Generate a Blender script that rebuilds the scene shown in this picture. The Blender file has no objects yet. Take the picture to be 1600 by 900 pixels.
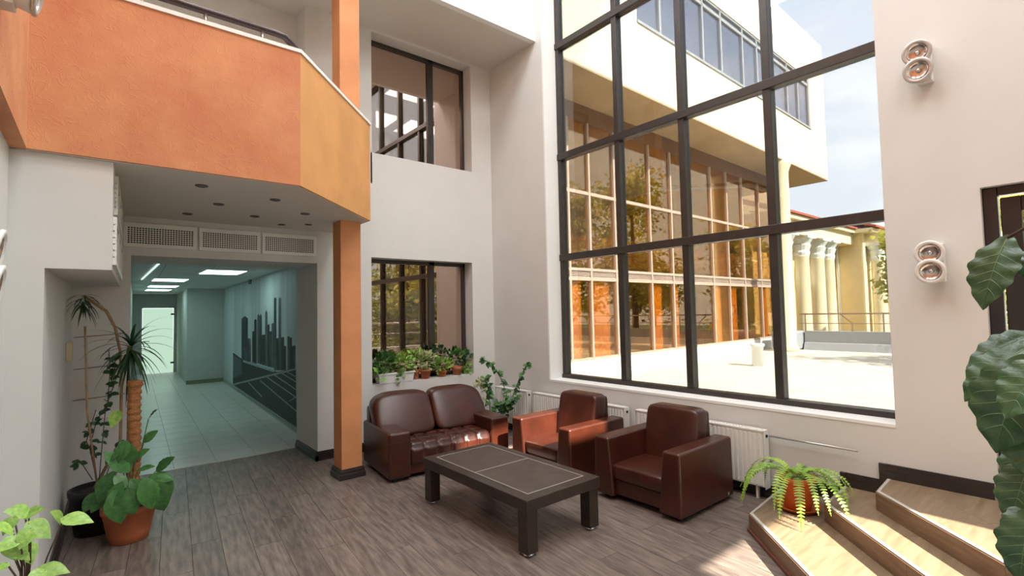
import bpy, math, random
from mathutils import Vector, Matrix, Euler
random.seed(7)
S = bpy.context.scene
COL = S.collection
PI = math.pi

# ------------------------------------------------------------------ camera
RM = ((0.7719, -0.6355, -0.0206), (-0.0134, -0.0486, 0.9987), (0.6357, 0.7706, 0.0460))
FPX = 783.417
CAM = Vector((0, 0, 1.7))
cd = bpy.data.cameras.new('camera')
cd.sensor_width = 36.0
cd.lens = FPX / 1600 * 36.0
cd.clip_start = 0.02
cd.clip_end = 500
camo = bpy.data.objects.new('camera', cd)
COL.objects.link(camo)
_m = Matrix((RM[0], RM[1], [-c for c in RM[2]])).transposed()
camo.matrix_world = Matrix.Translation(CAM) @ _m.to_4x4()
S.camera = camo

# ------------------------------------------------------------------ view, sky, sun
S.view_settings.view_transform = 'Standard'
S.view_settings.look = 'None'
S.view_settings.exposure = 0.28
S.view_settings.gamma = 1.0
S.view_settings.use_curve_mapping = False

SKY = 2.9
SUN = 23.0
FILL_LAMP = 36.0  # power of the unseen fill lamps added under the hall ceiling
W = bpy.data.worlds.new('sky')
S.world = W
W.use_nodes = True
nt = W.node_tree
nt.nodes.clear()
wo = nt.nodes.new('ShaderNodeOutputWorld')
bg = nt.nodes.new('ShaderNodeBackground')
bg.inputs['Strength'].default_value = SKY
tc = nt.nodes.new('ShaderNodeTexCoord')
sep = nt.nodes.new('ShaderNodeSeparateXYZ')
nt.links.new(tc.outputs['Generated'], sep.inputs[0])
rmp = nt.nodes.new('ShaderNodeValToRGB')
rmp.color_ramp.elements[0].position = 0.0
rmp.color_ramp.elements[0].color = (1.0, 1.03, 1.08, 1)
rmp.color_ramp.elements[1].position = 0.75
rmp.color_ramp.elements[1].color = (0.80, 0.92, 1.10, 1)
nt.links.new(sep.outputs['Z'], rmp.inputs[0])
mp = nt.nodes.new('ShaderNodeMapping')
mp.inputs['Scale'].default_value = (2.2, 2.2, 6.0)
nz = nt.nodes.new('ShaderNodeTexNoise')
nz.inputs['Scale'].default_value = 1.6
nz.inputs['Detail'].default_value = 6
nt.links.new(tc.outputs['Generated'], mp.inputs[0])
nt.links.new(mp.outputs[0], nz.inputs['Vector'])
cr = nt.nodes.new('ShaderNodeValToRGB')
cr.color_ramp.elements[0].position = 0.50
cr.color_ramp.elements[1].position = 0.72
nt.links.new(nz.outputs['Fac'], cr.inputs[0])
mx = nt.nodes.new('ShaderNodeMixRGB')
mx.inputs['Color2'].default_value = (1.25, 1.25, 1.22, 1)
nt.links.new(cr.outputs[0], mx.inputs['Fac'])
nt.links.new(rmp.outputs[0], mx.inputs['Color1'])
nt.links.new(mx.outputs[0], bg.inputs['Color'])
nt.links.new(bg.outputs[0], wo.inputs[0])

sl = bpy.data.lights.new('sun', 'SUN')
sl.energy = SUN
sl.angle = 0.012
sl.color = (1.0, 0.925, 0.79)
so = bpy.data.objects.new('sun', sl)
COL.objects.link(so)
so.rotation_euler = Vector((0.02, 1.1, -1.0)).to_track_quat('-Z', 'Y').to_euler()
so.location = (3, -20, 25)

# ------------------------------------------------------------------ helpers
def ray(x, y):
    d = Vector(((x - 800) / FPX, -(y - 450) / FPX, 1.0))
    return Vector([sum(RM[k][i] * d[k] for k in range(3)) for i in range(3)])
def onx(x, y, X):
    d = ray(x, y); return CAM + d * (X / d.x)
def ony(x, y, Y):
    d = ray(x, y); return CAM + d * (Y / d.y)
def onz(x, y, Z):
    d = ray(x, y); return CAM + d * ((Z - CAM.z) / d.z)

ORG = {}
def org(p):
    return ORG.get(p.name, Vector((0, 0, 0))) if p else Vector((0, 0, 0))
def tag(o, label=None, cat=None, group=None, kind=None):
    if label: o['label'] = label
    if cat: o['category'] = cat
    if group: o['group'] = group
    if kind: o['kind'] = kind
    return o
def thing(name, label, cat, loc=(0, 0, 0), rotz=0.0, group=None, kind=None):
    o = bpy.data.objects.new(name, None)
    COL.objects.link(o)
    o.empty_display_size = 0.1
    o.location = loc
    o.rotation_euler = (0, 0, rotz)
    ORG[o.name] = Vector(loc)
    return tag(o, label, cat, group, kind)

class MB:
    def __init__(s): s.v = []; s.f = []; s.m = []; s.cur = 0
    def add(s, vs, fs):
        n = len(s.v); s.v += [tuple(p) for p in vs]
        for f in fs:
            s.f.append([i + n for i in f]); s.m.append(s.cur)
        return s
    def box(s, x0, x1, y0, y1, z0, z1):
        return s.add([(x0,y0,z0),(x1,y0,z0),(x1,y1,z0),(x0,y1,z0),(x0,y0,z1),(x1,y0,z1),(x1,y1,z1),(x0,y1,z1)],
                     [(3,2,1,0),(4,5,6,7),(0,1,5,4),(1,2,6,5),(2,3,7,6),(3,0,4,7)])
    def hexa(s, p):
        return s.add(p, [(3,2,1,0),(4,5,6,7),(0,1,5,4),(1,2,6,5),(2,3,7,6),(3,0,4,7)])
    def prism(s, poly, z0, z1):
        n = len(poly)
        a = sum(poly[i][0]*poly[(i+1)%n][1]-poly[(i+1)%n][0]*poly[i][1] for i in range(n))
        if a < 0: poly = poly[::-1]
        return s.add([(x,y,z0) for x,y in poly]+[(x,y,z1) for x,y in poly],
                     [list(range(n))[::-1], list(range(n,2*n))]+[(i,(i+1)%n,n+(i+1)%n,n+i) for i in range(n)])
    def prism_y(s, poly, y0, y1):
        # polygon in x,z extruded along y
        n = len(poly)
        return s.add([(x,y0,z) for x,z in poly]+[(x,y1,z) for x,z in poly],
                     [list(range(n)), list(range(n,2*n))[::-1]]+[((i+1)%n,i,n+i,n+(i+1)%n) for i in range(n)])
    def prism_x(s, poly, x0, x1):
        n = len(poly)
        return s.add([(x0,y,z) for y,z in poly]+[(x1,y,z) for y,z in poly],
                     [list(range(n))[::-1], list(range(n,2*n))]+[(i,(i+1)%n,n+(i+1)%n,n+i) for i in range(n)])
    def tube(s, pts, r, seg=8, cap=True):
        pts = [Vector(p) for p in pts]; n = len(pts)
        rs = r if isinstance(r, (list, tuple)) else [r]*n
        base = len(s.v); prev = None
        for i, p in enumerate(pts):
            t = (pts[min(i+1,n-1)]-pts[max(i-1,0)])
            t = t.normalized() if t.length > 1e-9 else Vector((0,0,1))
            if prev is None:
                u = t.cross(Vector((0,0,1)) if abs(t.z) < .9 else Vector((1,0,0))).normalized()
            else:
                u = (prev - t*prev.dot(t)).normalized()
            prev = u; w = t.cross(u)
            for k in range(seg):
                a = 2*PI*k/seg
                s.v.append(tuple(p+(u*math.cos(a)+w*math.sin(a))*rs[i]))
        for i in range(n-1):
            for k in range(seg):
                a=base+i*seg+k; b=base+i*seg+(k+1)%seg
                s.f.append([a,b,b+seg,a+seg]); s.m.append(s.cur)
        if cap:
            s.f.append([base+k for k in range(seg)][::-1]); s.m.append(s.cur)
            s.f.append([base+(n-1)*seg+k for k in range(seg)]); s.m.append(s.cur)
        return s
    def lathe(s, prof, c=(0,0,0), seg=24, mat=None, caps=(True,True)):
        base=len(s.v); n=len(prof)
        for r,z in prof:
            for k in range(seg):
                a=2*PI*k/seg
                p=Vector((r*math.cos(a),r*math.sin(a),z))
                if mat is not None: p=mat@p
                s.v.append((p.x+c[0],p.y+c[1],p.z+c[2]))
        for i in range(n-1):
            for k in range(seg):
                a=base+i*seg+k; b=base+i*seg+(k+1)%seg
                s.f.append([a,b,b+seg,a+seg]); s.m.append(s.cur)
        if caps[0]:
            s.f.append([base+k for k in range(seg)][::-1]); s.m.append(s.cur)
        if caps[1]:
            s.f.append([base+(n-1)*seg+k for k in range(seg)]); s.m.append(s.cur)
        return s
    def pillow(s, c, sx, sy, sz, e=0.35, nu=28, nv=14, fn=None):
        def sp(v,e): return math.copysign(abs(v)**e, v)
        base=len(s.v)
        for j in range(nv+1):
            ph=-PI/2+PI*j/nv
            for i in range(nu):
                th=2*PI*i/nu
                p=Vector((sx*sp(math.cos(ph),e)*sp(math.cos(th),e), sy*sp(math.cos(ph),e)*sp(math.sin(th),e), sz*sp(math.sin(ph),e)))
                if fn: p=fn(p)
                s.v.append((c[0]+p.x,c[1]+p.y,c[2]+p.z))
        for j in range(nv):
            for i in range(nu):
                a=base+j*nu+i; b=base+j*nu+(i+1)%nu
                s.f.append([a,b,b+nu,a+nu]); s.m.append(s.cur)
        return s
    def grid(s, P):
        # P rows of points
        base=len(s.v); n=len(P[0])
        for r in P: s.v += [tuple(p) for p in r]
        for j in range(len(P)-1):
            for i in range(n-1):
                a=base+j*n+i
                s.f.append([a,a+1,a+n+1,a+n]); s.m.append(s.cur)
        return s
    def mesh(s, name, mats, off=Vector((0,0,0)), smooth=False):
        me=bpy.data.meshes.new(name)
        me.from_pydata([(x-off.x,y-off.y,z-off.z) for x,y,z in s.v],[],s.f)
        for m in (mats if isinstance(mats,(list,tuple)) else [mats]): me.materials.append(m)
        if any(s.m): me.polygons.foreach_set('material_index', s.m)
        if smooth: me.polygons.foreach_set('use_smooth',[True]*len(me.polygons))
        me.update()
        return me
    def build(s, name, mats, parent=None, smooth=False, bevel=0.0, seg=2, local=False, angle=None):
        off = Vector((0,0,0)) if local else org(parent)
        me=s.mesh(name,mats,off,smooth or bevel>0)
        o=bpy.data.objects.new(name,me); COL.objects.link(o)
        if parent is not None:
            o.parent=parent; ORG[o.name]=org(parent)
        if bevel>0:
            b=o.modifiers.new('bevel','BEVEL'); b.width=bevel; b.segments=seg; b.limit_method='ANGLE'; b.angle_limit=math.radians(35); b.harden_normals=True
        return o

def inst(name, me, parent, M):
    """an object sharing mesh data; M is a world matrix (parent unrotated)"""
    o=bpy.data.objects.new(name, me); COL.objects.link(o)
    o.parent=parent
    o.matrix_local = Matrix.Translation(-org(parent)) @ M
    ORG[o.name]=org(parent)
    return o
def struct(o, label=None, cat=None):
    return tag(o, label, cat, None, 'structure')

# ------------------------------------------------------------------ materials
MATS={}
def nodes(m):
    m.use_nodes=True
    t=m.node_tree
    return t, t.nodes['Principled BSDF'], t.nodes['Material Output']
def pm(name, col, rough=0.5, var=0.0, scale=6.0, bump=0.0, bscale=40.0, metal=0.0, spec=0.5, coat=0.0, trans=0.0, col2=None, stretch=(1,1,1), rand=0.0, detail=4.0, sub=0.0, bdist=0.01):
    if name in MATS: return MATS[name]
    m=bpy.data.materials.new(name); t,b,o=nodes(m); N=t.nodes; K=t.links
    b.inputs['Roughness'].default_value=rough
    b.inputs['Metallic'].default_value=metal
    b.inputs['Specular IOR Level'].default_value=spec
    b.inputs['Coat Weight'].default_value=coat
    b.inputs['Coat Roughness'].default_value=0.25
    if trans: b.inputs['Transmission Weight'].default_value=trans
    if sub: b.inputs['Subsurface Weight'].default_value=sub
    c1=(*col,1)
    if var>0 or col2 or rand>0 or bump>0:
        tcn=N.new('ShaderNodeTexCoord'); mpn=N.new('ShaderNodeMapping'); mpn.inputs['Scale'].default_value=stretch
        src=tcn.outputs['Object']
        oi=N.new('ShaderNodeObjectInfo')
        if rand>0:
            ad=N.new('ShaderNodeVectorMath'); ad.operation='MULTIPLY_ADD'
            ad.inputs[1].default_value=(1,1,1)
            mm=N.new('ShaderNodeMath'); mm.operation='MULTIPLY'; mm.inputs[1].default_value=37.0
            K.new(oi.outputs['Random'],mm.inputs[0])
            K.new(src,ad.inputs[0]); K.new(mm.outputs[0],ad.inputs[2]); src=ad.outputs[0]
        K.new(src,mpn.inputs[0])
        nz=N.new('ShaderNodeTexNoise'); nz.inputs['Scale'].default_value=scale; nz.inputs['Detail'].default_value=detail
        K.new(mpn.outputs[0],nz.inputs['Vector'])
        c2=col2 if col2 else tuple(min(1,c*(1+var)) for c in col)
        ca=col if col2 else tuple(c*(1-var) for c in col)
        r=N.new('ShaderNodeValToRGB'); r.color_ramp.elements[0].position=.32; r.color_ramp.elements[1].position=.68
        r.color_ramp.elements[0].color=(*ca,1); r.color_ramp.elements[1].color=(*c2,1)
        K.new(nz.outputs['Fac'],r.inputs[0])
        outc=r.outputs[0]
        if rand>0:
            hs=N.new('ShaderNodeHueSaturation')
            mr=N.new('ShaderNodeMapRange'); mr.inputs['To Min'].default_value=1-rand; mr.inputs['To Max'].default_value=1+rand
            K.new(oi.outputs['Random'],mr.inputs['Value']); K.new(mr.outputs[0],hs.inputs['Value']); K.new(outc,hs.inputs['Color']); outc=hs.outputs[0]
        K.new(outc,b.inputs['Base Color'])
        if bump>0:
            n2=N.new('ShaderNodeTexNoise'); n2.inputs['Scale'].default_value=bscale; n2.inputs['Detail'].default_value=5
            K.new(mpn.outputs[0],n2.inputs['Vector'])
            bp=N.new('ShaderNodeBump'); bp.inputs['Strength'].default_value=bump; bp.inputs['Distance'].default_value=bdist
            K.new(n2.outputs['Fac'],bp.inputs['Height']); K.new(bp.outputs[0],b.inputs['Normal'])
    else:
        b.inputs['Base Color'].default_value=c1
    MATS[name]=m
    return m
def emit(name,col,st):
    m=bpy.data.materials.new(name); t,b,o=nodes(m); t.nodes.remove(b)
    e=t.nodes.new('ShaderNodeEmission'); e.inputs[0].default_value=(*col,1); e.inputs[1].default_value=st
    t.links.new(e.outputs[0],o.inputs[0]); return m
def glass(name, tcol, gcol, fac, rough=0.0, fresnel=True):
    """thin pane: see-through tint plus mirror reflection"""
    m=bpy.data.materials.new(name); t,b,o=nodes(m); t.nodes.remove(b); N=t.nodes; K=t.links
    tr=N.new('ShaderNodeBsdfTransparent'); tr.inputs[0].default_value=(*tcol,1)
    gl=N.new('ShaderNodeBsdfGlossy'); gl.inputs['Color'].default_value=(*gcol,1); gl.inputs['Roughness'].default_value=rough
    mxn=N.new('ShaderNodeMixShader')
    if fresnel:
        lw=N.new('ShaderNodeLayerWeight'); lw.inputs['Blend'].default_value=0.25
        mr=N.new('ShaderNodeMapRange'); mr.inputs['To Min'].default_value=fac; mr.inputs['To Max'].default_value=min(1,fac+.45)
        K.new(lw.outputs['Fresnel'],mr.inputs['Value']); K.new(mr.outputs[0],mxn.inputs[0])
    else:
        mxn.inputs[0].default_value=fac
    K.new(tr.outputs[0],mxn.inputs[1]); K.new(gl.outputs[0],mxn.inputs[2]); K.new(mxn.outputs[0],o.inputs[0])
    return m
def stucco():
    m=bpy.data.materials.new('orange_stucco'); t,b,o=nodes(m); N=t.nodes; K=t.links
    tcn=N.new('ShaderNodeTexCoord')
    n1=N.new('ShaderNodeTexNoise'); n1.inputs['Scale'].default_value=1.6; n1.inputs['Detail'].default_value=7; n1.inputs['Roughness'].default_value=.6
    K.new(tcn.outputs['Object'],n1.inputs['Vector'])
    r=N.new('ShaderNodeValToRGB'); r.color_ramp.elements[0].position=.3; r.color_ramp.elements[1].position=.72
    r.color_ramp.elements[0].color=(.52,.175,.078,1); r.color_ramp.elements[1].color=(.70,.335,.155,1)
    K.new(n1.outputs['Fac'],r.inputs[0]); K.new(r.outputs[0],b.inputs['Base Color'])
    b.inputs['Roughness'].default_value=.75
    w=N.new('ShaderNodeTexNoise'); w.inputs['Scale'].default_value=10; w.inputs['Detail'].default_value=3; w.inputs['Distortion'].default_value=1.5
    K.new(tcn.outputs['Object'],w.inputs['Vector'])
    rr=N.new('ShaderNodeValToRGB'); rr.color_ramp.elements[0].position=.48; rr.color_ramp.elements[1].position=.52
    e=rr.color_ramp.elements.new(.56); e.color=(0,0,0,1); rr.color_ramp.elements[0].color=(0,0,0,1); rr.color_ramp.elements[1].color=(1,1,1,1)
    K.new(w.outputs['Fac'],rr.inputs[0])
    n3=N.new('ShaderNodeTexNoise'); n3.inputs['Scale'].default_value=9; n3.inputs['Detail'].default_value=6
    K.new(tcn.outputs['Object'],n3.inputs['Vector'])
    mu=N.new('ShaderNodeMath'); mu.operation='MULTIPLY'; K.new(rr.outputs[0],mu.inputs[0]); K.new(n3.outputs['Fac'],mu.inputs[1])
    ad=N.new('ShaderNodeMath'); ad.operation='ADD'; K.new(mu.outputs[0],ad.inputs[0]); K.new(n3.outputs['Fac'],ad.inputs[1])
    bp=N.new('ShaderNodeBump'); bp.inputs['Strength'].default_value=.22; bp.inputs['Distance'].default_value=.012
    K.new(ad.outputs[0],bp.inputs['Height']); K.new(bp.outputs[0],b.inputs['Normal'])
    return m

M_wall=pm('wall_plaster',(.645,.64,.615),.85,.02,3,.05,60,bdist=.004)
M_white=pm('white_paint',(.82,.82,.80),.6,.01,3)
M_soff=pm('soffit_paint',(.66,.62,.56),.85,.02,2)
M_orange=stucco()
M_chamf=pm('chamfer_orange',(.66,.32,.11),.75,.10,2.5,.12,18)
M_orange2=pm('pillar_orange',(.60,.25,.10),.75,.12,3,.15,25)
M_floor_sub=pm('floor_subbase',(.035,.028,.024),.9)
M_plank=pm('floor_wood',(.105,.082,.070),.40,0,4,.12,24,col2=(.235,.185,.155),stretch=(9,1.1,4),rand=.16,detail=8,spec=.45,bdist=.003)
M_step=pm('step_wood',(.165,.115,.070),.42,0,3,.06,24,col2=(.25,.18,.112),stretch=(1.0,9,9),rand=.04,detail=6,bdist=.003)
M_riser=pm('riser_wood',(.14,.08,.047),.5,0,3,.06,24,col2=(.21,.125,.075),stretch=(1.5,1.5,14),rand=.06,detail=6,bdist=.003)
M_nose=pm('nosing_metal',(.62,.60,.55),.35,.05,20,metal=.4)
M_dark=pm('dark_skirting',(.022,.014,.012),.35,.2,8,coat=.3)
M_frame=pm('window_frame_brown',(.032,.025,.021),.4,.15,10)
M_doorfr=pm('door_frame_black',(.016,.010,.009),.35,.1,10,coat=.2)
M_tile=pm('floor_tile',(.62,.62,.58),.3,.05,5,rand=.03)
M_grout=pm('tile_grout',(.32,.32,.30),.9)
M_corwall=pm('corridor_paint',(.52,.55,.53),.8,.02,3)
M_ctile=pm('ceiling_tile',(.68,.70,.68),.9,.04,30,rand=.03)
M_leather=pm('brown_leather',(.050,.011,.005),.33,.25,5,.12,130,coat=.10,bdist=.002)
M_tab=pm('table_dark_wood',(.028,.017,.012),.40,.25,5,.05,60,stretch=(8,1,4),coat=.15,bdist=.002)
M_tabin=pm('table_inset',(.062,.045,.035),.48,.2,7,.05,60)
M_line=pm('table_inlay_line',(.40,.37,.33),.4)
M_chrome=pm('chrome',(.75,.75,.75),.15,metal=1)
M_rad=pm('radiator_white',(.78,.77,.73),.4)
M_pipe=pm('pipe_metal',(.55,.55,.54),.3,metal=.7)
M_lampw=pm('lamp_white',(.78,.77,.75),.45)
M_lampg=pm('lamp_grey',(.55,.52,.49),.35,metal=.3)
M_bezel=pm('bezel_bronze',(.12,.10,.085),.4,metal=.5)
M_reflector=pm('lamp_reflector',(.62,.55,.52),.18,metal=1,var=.2,scale=30)
M_rail=pm('handrail_dark',(.055,.038,.036),.3,metal=.5)
M_railpost=pm('rail_post_steel',(.42,.38,.36),.3,metal=.8)
M_terra=pm('terracotta',(.48,.14,.055),.6,.12,6,.05,40)
M_terra2=pm('orange_plastic_pot',(.58,.13,.03),.35,.06,6)
M_black=pm('black_plastic',(.008,.008,.008),.35)
M_whitepl=pm('white_plastic',(.78,.78,.76),.4)
M_soil=pm('soil',(.03,.018,.012),.95,.4,30)
M_coir=pm('coir_pole',(.36,.15,.055),.95,.3,18,.6,60,stretch=(1,1,3))
M_leaf=pm('leaf_green',(.035,.125,.030),.35,0,5,.08,14,col2=(.075,.21,.05),rand=.25,spec=.4,bdist=.01)
M_leafl=pm('leaf_light',(.18,.38,.06),.4,0,6,col2=(.36,.55,.12),rand=.25)
M_leafd=pm('leaf_dark',(.014,.050,.018),.35,0,6,col2=(.032,.088,.028),rand=.25)
M_leafb=pm('leaf_big',(.024,.078,.030),.30,0,4,.15,9,col2=(.060,.135,.050),rand=.2,spec=.5,bdist=.01)
M_vein=pm('leaf_vein',(.10,.19,.075),.45)
M_vein2=pm('leaf_vein_green',(.06,.17,.05),.45)
M_fern=pm('fern_green',(.16,.33,.035),.5,0,6,col2=(.32,.48,.06),rand=.2)
M_stem=pm('stem_green',(.09,.12,.035),.6,.2,10)
M_bark=pm('stem_brown',(.33,.20,.11),.8,.2,14)
M_vine=pm('vine_stem',(.10,.065,.04),.8,.2,14)
M_curt=pm('orange_curtain',(.95,.58,.13),.8,.08,4)
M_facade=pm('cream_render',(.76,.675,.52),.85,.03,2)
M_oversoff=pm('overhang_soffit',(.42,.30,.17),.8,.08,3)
M_brownw=pm('brown_interior',(.21,.105,.055),.8,.15,2)
M_mull=pm('facade_mullion',(.50,.38,.31),.5)
M_terr=pm('terrace_screed',(.64,.595,.52),.9,.06,2)
M_parap=pm('parapet_grey',(.34,.35,.37),.8,.06,3)
M_yell=pm('yellow_render',(.84,.65,.36),.85,.05,2)
M_colum=pm('column_cream',(.85,.72,.48),.8,.04,3)
M_roofr=pm('red_roof',(.42,.10,.06),.8,.2,8)
M_win_dark=pm('dark_window',(.10,.05,.035),.25,.2,5)
M_ground=pm('ground_green',(.10,.13,.05),.95,.3,1)
M_bark2=pm('tree_bark',(.12,.085,.055),.9,.2,8)
def treemat():
    m=bpy.data.materials.new('tree_leaves'); t,b,o=nodes(m); t.nodes.remove(b); N=t.nodes; K=t.links
    tcn=N.new('ShaderNodeTexCoord'); nz=N.new('ShaderNodeTexNoise'); nz.inputs['Scale'].default_value=.9
    K.new(tcn.outputs['Object'],nz.inputs['Vector'])
    r=N.new('ShaderNodeValToRGB'); r.color_ramp.elements[0].position=.35; r.color_ramp.elements[1].position=.65
    r.color_ramp.elements[0].color=(.32,.38,.07,1); r.color_ramp.elements[1].color=(.76,.66,.17,1)
    K.new(nz.outputs['Fac'],r.inputs[0])
    d=N.new('ShaderNodeBsdfDiffuse'); tl=N.new('ShaderNodeBsdfTranslucent'); mxn=N.new('ShaderNodeMixShader'); mxn.inputs[0].default_value=.5
    K.new(r.outputs[0],d.inputs[0]); K.new(r.outputs[0],tl.inputs[0]); K.new(d.outputs[0],mxn.inputs[1]); K.new(tl.outputs[0],mxn.inputs[2]); K.new(mxn.outputs[0],o.inputs[0])
    return m
M_tree=treemat()
M_pane=glass('window_pane',(.50,.515,.515),(1,1,1),.03)
M_mirror=glass('tinted_pane',(.10,.07,.06),(.70,.56,.48),.86,.0,False)
M_wingpane=glass('wing_pane',(.95,.80,.58),(.95,.80,.60),.17,.0,True)
M_wingwin=glass('wing_upper_pane',(.90,.90,.95),(.90,.90,.95),.22,.0,True)
M_frost=emit('frosted_glass_glow',(.72,1.0,.78),.62)  # daylight behind the door put in as the glass's own glow
M_tubew=emit('fluorescent_panel',(.66,1.0,.92),5.2)
M_diff=emit('fill_lamp_diffuser',(1.0,.97,.92),2.5)

# ================================================================== SETTING
XR, YB, XL, ZC = 4.63, 6.06, -0.41, 7.4
T = 0.40
ZS = 2.70                                   # underside of the balcony
WY0, WY1, WZ0, WZ1 = 1.12, 4.855, 0.785, 6.95   # large window
DY0, DY1, DZ0, DZ1 = -0.62, 0.575, 0.381, 2.475 # side door
# --- floor with planks
fl=MB().box(-.9,XR+.2,-8.2,6.9,-.2,-.012).build('floor',M_floor_sub)
struct(fl,'dark grey-brown wooden plank floor of the hall','floor')
pw,pl=.19,1.26
pmesh=MB().box(-pw/2+.0012,pw/2-.0012,-pl/2+.0012,pl/2-.0012,-.012,0).mesh('plank',M_plank)
ang=math.radians(-5.5)
Rz=Matrix.Rotation(ang,4,'Z')
k=0
for i in range(-7,32):
    offy=(i*0.37)%1.0*pl
    for j in range(-2,8):
        lx=-.35+i*pw; ly=j*pl+offy
        p=Rz@Vector((lx,ly,0))
        if p.x<-.75 or p.x>4.85 or p.y<.55 or p.y>7.7: continue
        inst('plank',pmesh,fl,Matrix.Translation(p)@Rz)
# --- corridor floor of tiles
def cx(x,y): return x+.045*(y-6.86)
cf=MB().hexa([(cx(.1,6.86),6.86,-.1),(cx(2.4,6.86),6.86,-.1),(cx(2.6,19.3),19.3,-.1),(cx(.1,19.3),19.3,-.1),
              (cx(.1,6.86),6.86,0.001),(cx(2.4,6.86),6.86,0.001),(cx(2.6,19.3),19.3,0.001),(cx(.1,19.3),19.3,0.001)]).build('floor_corridor',M_grout)
struct(cf,'pale tiled floor of the corridor behind the opening','floor')
tw=.42
tmesh=MB().box(-tw/2+.003,tw/2-.003,-tw/2+.003,tw/2-.003,-.006,.004).mesh('tile',M_tile)
Rc=Matrix.Rotation(-math.atan(.045),4,'Z')
for j in range(29):
    for i in range(5):
        y=6.87+tw/2+j*tw; x=cx(.26+tw/2+i*tw,y)
        if y>15.2 and i>2: continue
        inst('tile',tmesh,cf,Matrix.Translation((x,y,0))@Rc)
o=MB().box(.2,2.35,6.835,6.872,-.01,.006).build('trim_1',M_nose); struct(o,'thin pale threshold strip between wooden and tiled floor','trim')

# --- right wall with window and door openings
w=MB()
w.box(XR,XR+T,WY1,YB+.8,-.2,ZC).box(XR,XR+T,WY0,WY1,-.2,WZ0).box(XR,XR+T,WY0,WY1,WZ1,ZC)
w.box(XR,XR+T,DY1,WY0,-.2,ZC).box(XR,XR+T,DY0,DY1,DZ1,ZC).box(XR,XR+T,DY0,DY1,-.2,DZ0-.01).box(XR,XR+T,-2.3,DY0,-.2,ZC)
struct(w.build('wall_right',M_wall),'warm white plaster wall holding the tall gridded window','wall')
# white sill/reveal lining of the large window
w=MB().box(XR-.004,XR+.24,WY0,WY1,WZ0-.02,WZ0+.004).box(XR-.004,XR+.24,WY1-.004,WY1+.02,WZ0-.02,WZ1)
struct(w.build('trim_2',M_white),'white sill and side lining around the tall window','trim')

# --- back wall : opening to corridor, two windows
OX0,OX1,OZ=.236,2.0,2.315
UX0,UX1,UZ0,UZ1=2.70,4.27,3.785,5.392
LX0,LX1,LZ0,LZ1=2.68,4.245,.80,2.425
w=MB(); yb2=YB+.80
w.box(-.7,OX0,YB,yb2,-.2,ZS+.4).box(OX0,OX1,YB,yb2,OZ,ZS+.4).box(OX1,LX0,YB,yb2,-.2,ZS+.4)
w.box(LX0,XR,YB,YB+.4,-.2,LZ0).box(LX0,LX1,YB,YB+.4,LZ1,UZ0).box(LX1,XR,YB,YB+.4,LZ0,UZ0)
w.box(UX1,XR,YB,YB+.4,UZ0,ZC).box(UX0,UX1,YB,YB+.4,UZ1,ZC)
w.box(1.865,UX0,YB,YB+.4,UZ0,ZC).box(1.865,LX0,YB,YB+.4,ZS+.4,UZ0).box(LX0,UX0,YB,YB+.4,UZ0-.4,UZ0)
w.box(-.7,1.865,YB+.32,YB+.7,ZS+.4,ZC)
struct(w.build('wall_back',M_wall),'white plaster end wall with two stacked windows and corridor opening','wall')
# --- left wall, pier and bulkhead with the niche below it
w=MB().box(XL-.3,XL,-8.2,4.02,-.2,ZC)
w.prism([(XL-.3,4.02),(-.25,4.02),(-.19,YB),(XL-.3,YB)],-.2,2.01)
w.box(XL-.3,XL,4.02,YB+.7,ZS-.006,ZC)
w.prism([(XL-.3,4.02),(.060,4.02),(.155,YB),(XL-.3,YB)],2.01,ZS-.006)
struct(w.build('wall_left',M_wall),'white plaster side wall with pier and bulkhead box over the plant niche','wall')
# --- room behind the camera
w=MB()
X0,X1,Z0,Z1,Z2,Z3=2.62,3.95,.38,3.74,5.38,6.62
w.box(2.6,XR,-2.3,-2.0,-.2,Z0).box(2.6,X0+.05,-2.3,-2.0,Z0,Z2).box(X1,XR,-2.3,-2.0,Z0,ZC).box(X0,X1,-2.3,-2.0,Z1,Z2).box(X0,X1,-2.3,-2.0,Z3,ZC).box(2.6,2.76,-2.3,-2.0,Z2,ZC)
struct(w.build('wall_entrance',M_wall),'plaster wall behind the entrance platform with two window openings','wall')
w=MB()
w.box(XL,2.6,-8.2,-7.9,-.2,ZC)
w.box(2.6,2.9,-7.9,-2.3,-.2,.8).box(2.6,2.9,-7.9,-2.3,6.4,ZC)
for yy in (-7.9,-6.2,-4.4,-2.6): w.box(2.6,2.9,yy,yy+.3,.8,6.4)  # unseen openings put in so that sky light fills the hall
struct(w.build('wall_rear',M_wall),'unseen plaster walls behind the viewer with tall openings added for sky light','wall')
struct(MB().box(XL-.3,XR+T,-2.3,YB+1,ZC,ZC+.3).box(XL-.3,2.9,-8.2,-2.3,ZC,ZC+.3).build('ceiling',M_white),'white ceiling high above the hall','ceiling')
# --- upper floor edge over the back windows
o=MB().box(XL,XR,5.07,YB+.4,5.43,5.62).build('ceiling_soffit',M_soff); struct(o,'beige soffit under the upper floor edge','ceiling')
o=MB().box(XL,XR,4.99,5.07,5.43,ZC).build('wall_fascia',M_white); struct(o,'bright white fascia of the upper floor edge','wall')
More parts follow.
